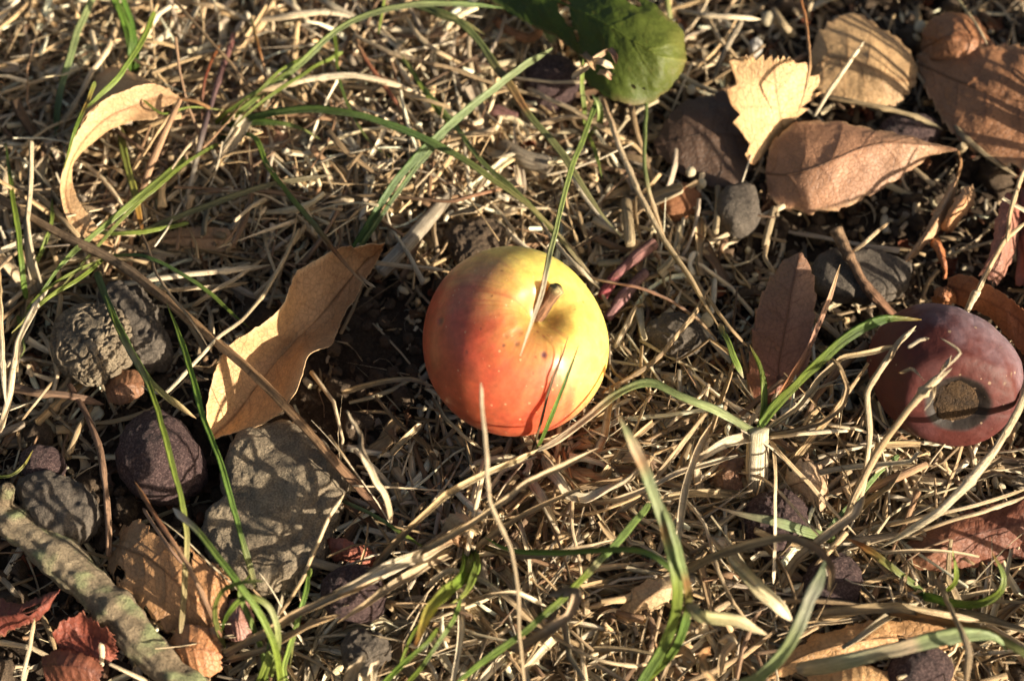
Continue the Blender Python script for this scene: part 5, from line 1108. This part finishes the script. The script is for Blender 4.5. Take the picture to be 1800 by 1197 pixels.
blade("wide pale glaucous blade bending over the broad tan leaf", [(1400, 1175, 14), (1480, 1162, 24), (1570, 1142, 30), (1650, 1122, 32), (1710, 1114, 32), (1752, 1122, 30), (1768, 1145, 26)], 31, [(0, (0.5, 0.42, 0.28)), (.25, (0.45, 0.46, 0.30)), (.5, PALE), (.55, GLAUC), (1, (0.32, 0.42, 0.2))], tip=.3, sect='flat')
blade("wide blurred glaucous blade in front of the purple nut", [(1270, 1210, 20), (1340, 1185, 36), (1395, 1120, 46), (1425, 1050, 50), (1450, 985, 50)], 28, [(0, (0.3, 0.36, 0.2)), (.4, GLAUC), (.7, (0.42, 0.42, 0.3)), (1, (0.24, 0.3, 0.16))], tip=.2)
blade("green stem leaving the lower edge beside the yellow-green sprout", [(668, 1210, 18), (710, 1165, 26), (748, 1128, 28), (770, 1100, 26)], 11, [(0, (0.24, 0.38, 0.07)), (1, GREEN)], tip=.1)
blade("second short green stem at the lower edge, inward of the first", [(700, 1212, 14), (740, 1170, 20), (790, 1100, 22), (812, 1040, 18)], 10, [(0, GREEN), (1, (0.22, 0.32, 0.08))], tip=.2)
blade("green thin straight stem running down from under the bitten leaf", [(1138, 172, 8), (1135, 250, 12), (1138, 312, 12), (1150, 370, 10), (1172, 430, 7)], 9, [(0, (0.22, 0.3, 0.1)), (.6, (0.26, 0.3, 0.12)), (.75, PALE), (1, STRAW)], tip=.1, sect='stem')
blade("short green tip on straw right of the apple", [(1262, 570, 12), (1278, 600, 14), (1292, 635, 14), (1306, 665, 12)], 13, [(0, STRAW), (.3, (0.26, 0.34, 0.08)), (.85, (0.26, 0.36, 0.08)), (1, BONE)], tip=.15)
blade("dim green blade crossing the dead grass under the spotted stalks", [(600, 880, 6), (650, 905, 12), (700, 935, 14), (750, 965, 12)], 8, [(0, (0.3, 0.32, 0.14)), (.5, (0.2, 0.27, 0.07)), (1, GREEN)], tip=.2)
blade("green glimpse of stem behind the leaning thick straw", [(1580, 800, 10), (1540, 835, 12), (1500, 880, 12), (1455, 930, 9)], 11, [(0, (0.2, 0.3, 0.1)), (1, (0.26, 0.36, 0.14))], tip=.1)
blade("thin olive stem in the gap at the upper left corner", [(60, 470, 5), (75, 440, 10), (88, 395, 12), (92, 350, 10)], 9, [(0, LGREEN), (1, GREEN)], tip=.3)
blade("green-yellow stalk at the upper right of the bitten leaf", [(1180, 50, 8), (1176, 20, 12), (1172, -12, 14)], 12, [(0, (0.4, 0.42, 0.16)), (1, (0.36, 0.4, 0.14))], sect='stem', tip=.05)
blade("pale green broken blade at the lower right corner", [(1560, 1075, 10), (1640, 1090, 20), (1720, 1110, 26), (1800, 1150, 28), (1850, 1180, 24)], 20, [(0, DSTRAW), (.4, (0.42, 0.24, 0.08)), (.7, OLIVE), (1, (0.22, 0.27, 0.1))], tip=.1, sect='curl')

straw("big pale straw arching across the upper middle", [(340, 215, 5), (400, 185, 11), (470, 155, 15), (545, 138, 17), (620, 133, 17), (690, 148, 15), (752, 172, 10)], 14, [(0, (0.42, 0.30, 0.17)), (.3, (0.62, 0.46, 0.27)), (.6, BONE), (1, PALE)])
straw("bent pale straw at the upper left above the sickle-shaped leaf", [(238, 88, 6), (258, 58, 12), (275, 28, 14), (300, 12, 14), (330, 14, 10)], 12, [(0, PALE), (.5, BONE), (1, PALE)])
straw("pale straw stalk running into the bright green pair, upper left", [(90, 245, 5), (130, 190, 11), (160, 130, 14), (190, 85, 14), (210, 25, 10)], 12)
straw("pair of crossing straws at the top edge, left of the arched blade", [(440, 38, 8), (510, 28, 13), (570, 22, 14), (620, 30, 11)], 13, [(0, PALE), (1, BONE)])
straw("broad bleached straw pointing down right at the top edge", [(490, -8, 12), (515, 10, 14), (545, 42, 12)], 12, [(0, BONE), (1, PALE)])
straw("brown thin straw slanting through the upper left grass", [(300, -10, 14), (340, 40, 16), (385, 88, 16), (440, 150, 14), (500, 170, 12), (556, 192, 9)], 7, [(0, DSTRAW), (1, (0.42, 0.28, 0.16))])
straw("rusty thin stem bent below the top edge near the olive arch", [(440, 30, 14), (458, 90, 16), (468, 130, 14), (472, 185, 9)], 6, [(0, OLIVE), (.5, ORNG), (1, PALE)])
straw("red to straw coloured stem in the upper middle", [(626, 75, 14), (655, 120, 14), (680, 155, 13), (705, 195, 11), (735, 235, 8), (760, 262, 5)], 9, [(0, DSTRAW), (.2, (0.42, 0.16, 0.08)), (.6, (0.36, 0.14, 0.08)), (.8, STRAW), (1, STRAW)])
straw("long straw running right behind the rust-spotted blade", [(620, 60, 10), (680, 92, 13), (740, 108, 14), (800, 122, 13), (880, 150, 11), (960, 172, 10)], 10, [(0, PALE), (.5, (0.44, 0.31, 0.18)), (1, (0.36, 0.27, 0.16))])
straw("two-ply straw fork near the top middle", [(712, 32, 10), (735, 62, 13), (770, 92, 13), (815, 115, 9)], 10)
straw("pale jointed straw between nut and bitten leaf", [(925, 155, 7), (960, 172, 12), (1010, 195, 13), (1060, 225, 12), (1115, 255, 9), (1140, 285, 6)], 11, [(0, PALE), (1, STRAW)])
straw("tall pale straw slanting down right from the bitten leaf to the sprout", [(1060, 172, 10), (1082, 245, 15), (1108, 310, 16), (1138, 368, 16), (1170, 425, 15), (1215, 490, 14), (1245, 545, 13), (1265, 580, 12)], 13, [(0, (0.50, 0.33, 0.19)), (.3, PALE), (.7, (0.52, 0.40, 0.24)), (1, STRAW)])
straw("thin straw splitting off toward the pointed plum brown leaf", [(1238, 515, 12), (1262, 548, 15), (1290, 585, 15), (1315, 612, 11)], 8, [(0, STRAW), (1, DSTRAW)])
straw("straw grazing the apple's upper right rim", [(940, 370, 8), (975, 425, 12), (1010, 465, 16), (1054, 508, 14)], 9, [(0, (0.5, 0.38, 0.22)), (.5, PALE), (1, BONE)], tip=.1)
straw("pinkish thin stem from the apple's shoulder to the right", [(1020, 480, 14), (1060, 492, 14), (1120, 505, 14), (1180, 528, 13), (1225, 558, 11), (1262, 600, 8)], 7, [(0, PALE), (.3, PINK), (.7, (0.4, 0.25, 0.17)), (1, STRAW)])
straw("short straw lying right of the apple", [(1082, 612, 7), (1098, 580, 9), (1118, 535, 8)], 12, [(0, BONE), (1, STRAW)])
straw("dry stalk slanting up right beside the apple", [(1060, 690, 10), (1120, 655, 14), (1165, 620, 15), (1215, 560, 13), (1250, 500, 9)], 11, [(0, DSTRAW), (.5, (0.46, 0.33, 0.19)), (1, STRAW)])
straw("dark brown wiry stem with rusty tip lying above the apple", [(575, 350, 9), (640, 345, 12), (720, 348, 13), (790, 354, 13), (835, 343, 13), (880, 332, 12), (928, 326, 11)], 8, [(0, (0.2, 0.15, 0.08)), (.5, (0.16, 0.09, 0.05)), (.8, (0.34, 0.17, 0.09)), (1, (0.5, 0.34, 0.2))], wob=.5)
straw("straw passing behind the apple's left shoulder", [(590, 455, 8), (650, 462, 10), (720, 470, 10), (790, 476, 8)], 10, [(0, DSTRAW), (1, PALE)])
straw("thick pale straw beside the coral-like stone's upper side", [(202, 502, 10), (270, 490, 14), (340, 481, 15), (410, 476, 14), (475, 466, 10)], 13, [(0, BONE), (1, PALE)])
straw("second flat straw under the thick pale one", [(285, 510, 9), (340, 507, 11), (400, 505, 11), (440, 498, 8)], 10)
straw("slanting straw meeting the two pale ones", [(338, 540, 8), (380, 510, 12), (425, 485, 13), (465, 455, 9)], 10)
straw("long curving pale straw over the tan leaf's far edge", [(525, 402, 14), (500, 455, 18), (465, 515, 19), (425, 562, 18), (385, 592, 18), (345, 635, 17), (310, 672, 16), (290, 690, 16), (265, 688, 15), (246, 676, 14)], 9, [(0, STRAW), (.4, (0.54, 0.42, 0.25)), (1, BONE)], wob=.15)
straw("jointed straw dropping into the shade beside the tan leaf", [(462, 412, 9), (475, 450, 13), (488, 485, 13), (495, 512, 8)], 8)
straw("thin brown bent twiglet crossing the flat tan piece", [(246, 405, 10), (262, 440, 14), (275, 480, 19), (300, 520, 20), (335, 560, 20), (372, 620, 17)], 6, [(0, (0.3, 0.2, 0.12)), (1, (0.36, 0.28, 0.18))])
straw("pale crossed straws at the picture's left edge, upper one", [(0, 760, 8), (18, 690, 14), (32, 600, 16), (60, 540, 16), (85, 505, 12)], 14, [(0, PALE), (1, BONE)])
straw("pale stalk by the crossed straws at the picture's left edge", [(-10, 440, 10), (-2, 520, 18), (4, 620, 20), (8, 720, 14)], 14, [(0, ORNG), (.3, STRAW), (1, BONE)])
straw("bent thin straw near the left edge under the coral-like stone", [(38, 738, 7), (60, 712, 10), (80, 685, 11), (92, 668, 9)], 7)
straw("dry flat straw left of the clay clod's leaf", [(120, 800, 8), (135, 760, 10), (148, 735, 8)], 14, [(0, (0.5, 0.36, 0.2))])
straw("brown rotten stalk lying below the coral-like stone", [(5, 675, 6), (60, 690, 9), (120, 695, 9), (185, 710, 5)], 18, [(0, (0.26, 0.17, 0.11)), (1, (0.2, 0.12, 0.08))])
straw("rusty brown stem leaning over the cracked tan leaf", [(388, 1118, 12), (362, 1060, 22), (330, 1000, 26), (300, 945, 26), (262, 888, 24), (234, 842, 21)], 10, [(0, (0.3, 0.16, 0.09)), (.3, (0.42, 0.27, 0.16)), (.6, (0.28, 0.13, 0.07)), (1, (0.46, 0.22, 0.09))], wob=.5)
straw("pinkish thin root by the rusty brown stem", [(250, 892, 9), (275, 930, 14), (300, 965, 16), (330, 1000, 14)], 8, [(0, (0.5, 0.32, 0.2)), (1, (0.4, 0.24, 0.16))])
straw("slim straw rising over the clay clod's right flank", [(490, 1080, 12), (530, 1020, 20), (560, 950, 24), (582, 905, 25), (608, 865, 24)], 9, [(0, DSTRAW), (.5, (0.56, 0.42, 0.24)), (1, PALE)])
straw("blurred flat straw poking up left of the apple's foot", [(687, 915, 22), (672, 860, 34), (650, 800, 42), (620, 745, 48), (600, 720, 50)], 14, [(0, PALE), (.4, (0.5, 0.42, 0.3)), (.6, (0.28, 0.21, 0.14)), (1, (0.56, 0.48, 0.34))], sect='curl', wob=1.3, tip=.2, twist=4)
straw("tall blurred straw standing before the apple's lower left", [(926, 1215, 20), (915, 1120, 34), (912, 1040, 42), (896, 960, 50), (862, 880, 56), (852, 780, 62), (847, 672, 66)], 9, [(0, (0.42, 0.32, 0.2)), (.5, (0.5, 0.4, 0.26)), (1, (0.62, 0.52, 0.36))], tip=.04)
straw("long dead blade slanting across the dead grass below the apple", [(655, 1000, 10), (715, 932, 20), (785, 868, 26), (850, 832, 26), (905, 808, 24), (945, 790, 20)], 15, [(0, DSTRAW), (.4, (0.5, 0.37, 0.2)), (1, (0.56, 0.44, 0.26))], sect='curl')
straw("second long dead blade running parallel further down", [(640, 1010, 12), (740, 968, 24), (820, 925, 32), (885, 880, 36), (930, 845, 36), (990, 820, 34), (1050, 788, 30)], 14, [(0, STRAW), (.5, (0.5, 0.38, 0.22)), (1, (0.48, 0.36, 0.22))], sect='curl')
straw("twisted cream ribbon hanging in folds below the apple", [(955, 800, 14), (970, 825, 18), (985, 845, 20), (1000, 868, 18), (1030, 875, 18), (1065, 862, 18), (1110, 840, 16), (1150, 800, 12)], 22, [(0, PALE), (.5, BONE), (1, STRAW)], sect='curl', twist=4.0)
straw("curled pale ribbon beneath the twisted cream one", [(925, 838, 8), (945, 868, 14), (962, 905, 14), (985, 948, 9)], 20, [(0, BONE), (1, PALE)], sect='curl', twist=2.0)
straw("looped brown wiry straw under the twisted ribbon", [(985, 800, 14), (978, 850, 16), (975, 898, 15), (1005, 905, 15), (1060, 895, 15), (1120, 872, 14), (1170, 850, 10)], 7, [(0, (0.4, 0.26, 0.14)), (1, STRAW)])
straw("vertical pale straw rising through the dead grass right of the husk", [(1025, 1070, 6), (1022, 1000, 14), (1005, 920, 16), (1002, 850, 14)], 8)
straw("white twisted thin straw below the husk", [(935, 1040, 8), (930, 985, 14), (918, 930, 16), (905, 885, 12)], 9, [(0, BONE), (1, STRAW)], twist=3, sect='curl')
straw("flat straw crossing the bottom grass diagonally", [(745, 1030, 8), (790, 1000, 14), (850, 1020, 18), (905, 1060, 20), (960, 1110, 16)], 12, [(0, BONE), (1, STRAW)], sect='curl')
straw("blurred brown dead blade near the bottom middle", [(900, 1140, 20), (960, 1110, 34), (1000, 1080, 38), (1012, 1040, 38), (960, 1045, 32)], 20, [(0, (0.42, 0.3, 0.18)), (1, (0.4, 0.3, 0.2))], sect='curl')
straw("thin arched straw in the bottom grass left of the banded stem", [(815, 1060, 10), (860, 1045, 20), (910, 1042, 22), (960, 1065, 16)], 10, [(0, STRAW), (1, BONE)], sect='curl')
straw("long fine straw reaching along the lower edge to the banded blades", [(965, 1115, 10), (1010, 1140, 16), (1060, 1160, 18), (1120, 1170, 16), (1200, 1150, 10)], 8)
straw("upright pale straw left of the sprouting sheath", [(1185, 985, 6), (1195, 920, 14), (1205, 860, 20), (1225, 800, 24), (1252, 745, 26)], 14, [(0, BONE), (.6, PALE), (1, STRAW)], sect='curl')
straw("pale blade slanting up to the sprout's left side", [(1085, 905, 6), (1130, 865, 14), (1180, 800, 20), (1230, 735, 24), (1258, 705, 24)], 11, [(0, PALE), (1, STRAW)], sect='curl')
straw("frayed grey stub standing below the sprout's left straw", [(1228, 880, 4), (1225, 840, 9), (1222, 800, 12)], 20, [(0, (0.46, 0.38, 0.27)), (1, PALE)])
straw("long dead blade lying from dead grass to the banded blade", [(1000, 890, 8), (1080, 880, 16), (1140, 858, 18), (1200, 830, 18), (1300, 800, 14)], 12, [(0, STRAW), (1, BONE)], sect='curl')
straw("very thick smooth straw sweeping down from beside the plum", [(1812, 655, 20), (1790, 720, 24), (1750, 790, 26), (1700, 850, 26), (1650, 900, 24), (1595, 935, 18), (1545, 965, 10)], 20, [(0, (0.5, 0.42, 0.26)), (.5, PALE), (1, (0.68, 0.6, 0.42))], wob=.15)
straw("thick straw crossing the plum's near side with frayed tip", [(1480, 935, 6), (1500, 880, 16), (1525, 830, 24), (1560, 765, 32), (1600, 712, 38), (1640, 672, 42), (1672, 648, 42)], 16, [(0, PALE), (.4, STRAW), (.8, (0.5, 0.4, 0.25)), (1, (0.46, 0.38, 0.26))], tip=.15)
straw("bent jointed straw leaning against the plum's left side", [(1512, 900, 8), (1520, 830, 18), (1527, 760, 26), (1524, 690, 32), (1550, 645, 36), (1580, 600, 39), (1612, 572, 40)], 13, [(0, PALE), (.5, (0.5, 0.4, 0.24)), (1, (0.6, 0.48, 0.32))], tip=.1)
straw("frayed side sprig on the plum-crossing straw", [(1620, 690, 40), (1650, 660, 43), (1690, 618, 44), (1652, 592, 44)], 6, [(0, (0.46, 0.38, 0.26))])
straw("small split sprig tip resting against the plum", [(1595, 612, 41), (1615, 598, 42), (1632, 595, 42)], 8, [(0, (0.56, 0.46, 0.32))])
straw("forked straw over the pinkish leaves at the picture's right side", [(1700, 540, 12), (1722, 505, 16), (1745, 462, 19), (1770, 420, 20), (1812, 385, 18)], 10, [(0, PALE), (.5, STRAW), (1, (0.5, 0.38, 0.24))])
straw("upper prong of straw over the pinkish leaf", [(1768, 425, 20), (1775, 370, 21), (1790, 320, 20), (1812, 275, 16)], 11, [(0, STRAW), (1, PALE)])
straw("fat cut straw stub wedged above the plum's shoulder", [(1696, 552, 8), (1706, 530, 14), (1718, 512, 18)], 18, [(0, BONE), (1, PALE)], blunt=True)
straw("thin white straw lying on the pale tan leaf", [(1428, 208, 10), (1455, 165, 16), (1488, 120, 18), (1520, 74, 17)], 9, [(0, (0.5, 0.44, 0.32)), (.5, PALE), (1, BONE)])
straw("straw lying between the pale tan leaf and the veined leaf", [(1438, 168, 8), (1500, 178, 11), (1560, 192, 11), (1610, 205, 10), (1660, 228, 7)], 11, [(0, STRAW), (1, (0.42, 0.34, 0.2))])
straw("dark knotted straw along the right leaf's shaded foot", [(1610, 125, 5), (1650, 180, 6), (1690, 235, 9), (1735, 275, 9), (1790, 312, 6)], 14, [(0, (0.3, 0.22, 0.13)), (1, (0.42, 0.33, 0.2))])
straw("orange stem dropping from the top edge onto the glowing leaf", [(1405, -12, 20), (1416, 30, 22), (1423, 80, 24), (1424, 120, 25), (1414, 165, 22), (1398, 212, 14)], 7, [(0, (0.5, 0.2, 0.07)), (.5, (0.46, 0.25, 0.12)), (1, (0.55, 0.38, 0.2))])
straw("pale stalk ending at the cream seed near the top edge", [(1190, 18, 8), (1240, 26, 12), (1290, 30, 13), (1336, 34, 11)], 12, [(0, PALE), (1, BONE)])
straw("grey stalk slanting below the pale one with the cream seed", [(1302, 35, 9), (1285, 72, 12), (1268, 105, 12), (1254, 145, 8)], 12, [(0, (0.5, 0.42, 0.3)), (1, (0.42, 0.35, 0.25))])
straw("thin straw at the top edge behind the grey stalk", [(1245, 30, 8), (1262, 60, 10), (1300, 110, 8)], 10)
straw("greenish straw along the rusty leaf at the top edge", [(1675, -12, 14), (1700, 20, 15), (1720, 48, 16), (1738, 80, 16)], 7, [(0, (0.36, 0.32, 0.16)), (1, PALE)])
straw("straw pointing up right beside the knobbed brown twig", [(1498, 442, 10), (1520, 425, 13), (1545, 405, 13), (1562, 393, 10)], 9, [(0, PALE), (1, STRAW)])
straw("thin fork under the rounded grey stone", [(1348, 430, 5), (1345, 450, 9), (1358, 470, 10), (1365, 482, 7)], 10, [(0, STRAW), (1, (0.5, 0.4, 0.26))])
straw("long wide tan ribbon blade arching over the rough purple nut", [(1180, 1020, 14), (1240, 985, 28), (1310, 955, 38), (1380, 942, 44), (1435, 962, 48), (1460, 1000, 50), (1455, 1040, 48)], 18, [(0, (0.5, 0.38, 0.22)), (.5, (0.5, 0.38, 0.22)), (.85, (0.46, 0.26, 0.12)), (1, (0.38, 0.3, 0.16))], sect='curl')
straw("cream split blade dropping between the looping ribbon's legs", [(1258, 945, 16), (1290, 990, 26), (1330, 1030, 30), (1365, 1062, 28), (1395, 1092, 22)], 28, [(0, BONE), (.5, (0.62, 0.54, 0.28)), (1, BONE)], sect='curl')
straw("thick dead stalk joining the sweeping straws at their lower crossing", [(1370, 1040, 6), (1400, 985, 14), (1445, 945, 20), (1500, 905, 22), (1520, 870, 20)], 18, [(0, (0.44, 0.33, 0.2)), (1, PALE)], sect='curl')
straw("wavy dry blade lying over the small sprout's foot", [(1430, 1080, 10), (1500, 1072, 16), (1580, 1068, 18), (1650, 1078, 16), (1720, 1090, 12)], 20, [(0, STRAW), (.5, (0.46, 0.35, 0.2)), (1, PALE)], sect='curl')
straw("long pale stems side by side running to the right edge, upper one", [(1560, 925, 8), (1640, 905, 14), (1720, 885, 16), (1810, 855, 14)], 9)
straw("long pale stems side by side running to the right edge, lower one", [(1580, 945, 8), (1650, 922, 13), (1730, 900, 15), (1810, 868, 13)], 9, [(0, DSTRAW), (1, PALE)])
straw("twisted dark dry stem ending at the lower right", [(1648, 1018, 18), (1662, 1060, 30), (1690, 1110, 36), (1702, 1150, 34), (1694, 1212, 24)], 16, [(0, (0.3, 0.22, 0.14)), (.5, (0.42, 0.33, 0.2)), (1, (0.3, 0.22, 0.14))], sect='curl', twist=5, tip=.1)
straw("curled straw hook at the lower edge left of the glaucous blade", [(1245, 1140, 12), (1232, 1155, 26), (1238, 1180, 32), (1262, 1205, 26)], 16, [(0, (0.5, 0.27, 0.12)), (1, STRAW)], sect='curl')
straw("pale curl beside the hook at the lower edge", [(1262, 1130, 12), (1278, 1122, 18), (1288, 1130, 18), (1270, 1150, 14), (1262, 1190, 10)], 16, [(0, BONE), (1, STRAW)], sect='curl')
straw("long thin straw slanting from the ribbon to the bottom leaf", [(1200, 870, 6), (1240, 920, 14), (1262, 1000, 18), (1290, 1060, 16), (1330, 1110, 10)], 9, [(0, BONE), (1, STRAW)])
straw("flat dry stems leaving the lower left tuft, upper one", [(395, 1150, 8), (450, 1120, 18), (520, 1080, 24), (600, 1045, 26), (670, 1015, 22)], 18, [(0, (0.42, 0.3, 0.17)), (1, (0.52, 0.38, 0.22))], sect='curl')
straw("flat dry stems leaving the lower left tuft, lower one", [(400, 1160, 6), (470, 1140, 16), (540, 1100, 22), (600, 1080, 20)], 14, [(0, DSTRAW), (1, STRAW)], sect='curl')
straw("pale bent straw stub at the branch near the red leaves", [(178, 1170, 5), (180, 1145, 10), (176, 1128, 12)], 12, [(0, BONE), (1, PALE)])
straw("short white straw bit beside the branch's lower half", [(268, 1118, 8), (280, 1102, 9)], 9, [(0, BONE)])
straw("thin white stem between the red leaves at lower left", [(40, 1197, 6), (50, 1140, 10), (58, 1085, 11)], 9, [(0, BONE), (1, STRAW)])
straw("dull straw bridging the branch and the picture's left edge", [(0, 1015, 6), (20, 1035, 9), (35, 1050, 7)], 12, [(0, (0.4, 0.32, 0.22))])

# grass just outside the picture on the sunny side, whose shade falls into it
def edge_tuft(px, py, k, hmax, label):
    b = P(px, py, 0.0); r = empty("grass_tuft", b, label, "grass tuft", "grass tufts beyond the sunny border")
    for j in range(k):
        a = rng.uniform(-1.7, 1.7); L = rng.uniform(.5, 1) * hmax
        s = np.linspace(0, 1, 18); el = rng.uniform(0.7, 1.45); pe = el - rng.uniform(.3, 1.6) * s ** 1.5
        C = np.stack([np.cumsum(np.cos(a) * np.cos(pe)), np.cumsum(np.sin(a) * np.cos(pe)), np.cumsum(np.sin(pe))], -1) * (L / 17)
        C += b + [rng.normal(0, 3), rng.normal(0, 3), 0]
        w = rng.uniform(.7, 2.2) * (1.05 - s) ** .6
        V, F, uv = sweep(C[None], w[None], SECT['flat'], np.array([[rng.normal(0, .5), rng.normal(0, .5), 1.0]]))
        g = rng.random() < .5
        mk("blade", V, F, M_GREEN if g else M_STRAW, r, np.repeat(ramp([(0, PALE), (.3, GREEN if g else STRAW), (1, OLIVE if g else PALE)], s), 8, 0), uv)
edge_tuft(1895, 300, 22, 75, "green and straw grass tuft standing beside the right border's upper leaves")
edge_tuft(1900, 560, 9, 55, "mixed grass tuft beyond the plum on the sunny side")
edge_tuft(1990, 760, 9, 60, "low mixed grass tuft beyond the plum toward the near side")
edge_tuft(1990, 130, 20, 85, "tall grass tuft beyond the upper right corner")
edge_tuft(1880, 1050, 8, 50, "small grass tuft beyond the lower right corner")

for tip_pts, lb in [([(1655, 652, 42), (1668, 640, 44), (1676, 625, 44)], "upward splinter at the frayed end of the plum-crossing straw"), ([(1640, 672, 41), (1638, 700, 42), (1622, 722, 41)], "thin curl of bark peeling from the plum-crossing straw"),
                    ([(1580, 655, 38), (1600, 648, 40), (1622, 668, 40)], "short white splinter beside the bent jointed straw"), ([(1560, 636, 37), (1590, 590, 41), (1610, 582, 42)], "ragged splinter on the bent jointed straw's head"),
                    ([(1248, 700, 20), (1258, 730, 20), (1240, 760, 16)], "small curl hanging at the pale blade left of the sprout")]:
    straw(lb, tip_pts, 8, [(0, STRAW), (1, BONE)], sect='curl', twist=3, tip=.5)

for pts, w, lb in [([(385, 252, 8), (330, 285, 15), (275, 330, 17), (225, 375, 16), (165, 440, 12), (95, 520, 7)], 8, "second slim green blade running beside the long one down to the left edge"),
                   ([(600, 92, 12), (540, 128, 17), (480, 165, 18), (430, 205, 16), (395, 238, 10)], 8, "yellow-green blade fanning up between the two arching ones, upper middle"),
                   ([(562, 88, 12), (500, 120, 18), (455, 160, 18), (415, 195, 12)], 7, "short pale green blade above the yellow-green one"),
                   ([(190, 450, 10), (140, 490, 15), (80, 525, 16), (20, 585, 12)], 9, "green blade sloping from the long stalk past the coral-like stone's top"),
                   ([(45, 545, 8), (80, 510, 14), (130, 480, 16), (185, 452, 12)], 7, "yellowish green blade forking by the coral-like stone's upper side"),
                   ([(250, 175, 20), (285, 200, 20), (330, 190, 18), (395, 195, 12)], 5, "tiny green thread at the sickle-shaped leaf's pointed tip"),
                   ([(330, 392, 9), (280, 402, 13), (215, 412, 14), (150, 408, 10)], 9, "olive green blade lying flat by the flat tan piece"),
                   ([(815, 228, 8), (775, 200, 12), (740, 150, 14), (705, 95, 14)], 7, "short green blade crossing behind the paired pale blades"),
                   ([(545, 1000, 12), (530, 1070, 18), (515, 1130, 16), (508, 1175, 10)], 8, "slim green stalk right of the looping tuft"),
                   ([(700, 1180, 12), (730, 1110, 22), (770, 1060, 26), (800, 1000, 24)], 7, "thin green blade behind the thick yellow-green sprout")]:
    blade(lb, pts, w, [(0, LGREEN), (.3, GREEN), (.75, (0.27, 0.33, 0.07)), (1, (0.4, 0.38, 0.14))], tip=.3)
for pts, w, lb in [([(905, 792, 5), (930, 778, 10), (965, 770, 13), (1010, 752, 12)], 9, "flat straw pressed against the apple's lower rim"), ([(760, 700, 5), (785, 735, 9), (815, 765, 10), (850, 790, 7)], 9, "dull straw bent along the apple's lower left rim"),
                   ([(600, 690, 5), (660, 672, 8), (720, 668, 9), (760, 680, 6)], 11, "shaded straw lying left of the apple's foot"), ([(690, 800, 5), (715, 770, 9), (740, 745, 8)], 14, "frayed pale straw end pointing to the apple's lower left"),
                   ([(1040, 745, 6), (1075, 715, 10), (1110, 700, 8)], 10, "short straw wedged under the apple's lower right rim")]:
    straw(lb, pts, w, [(0, STRAW), (.5, (0.5, 0.38, 0.22)), (1, PALE)], sect='curl')
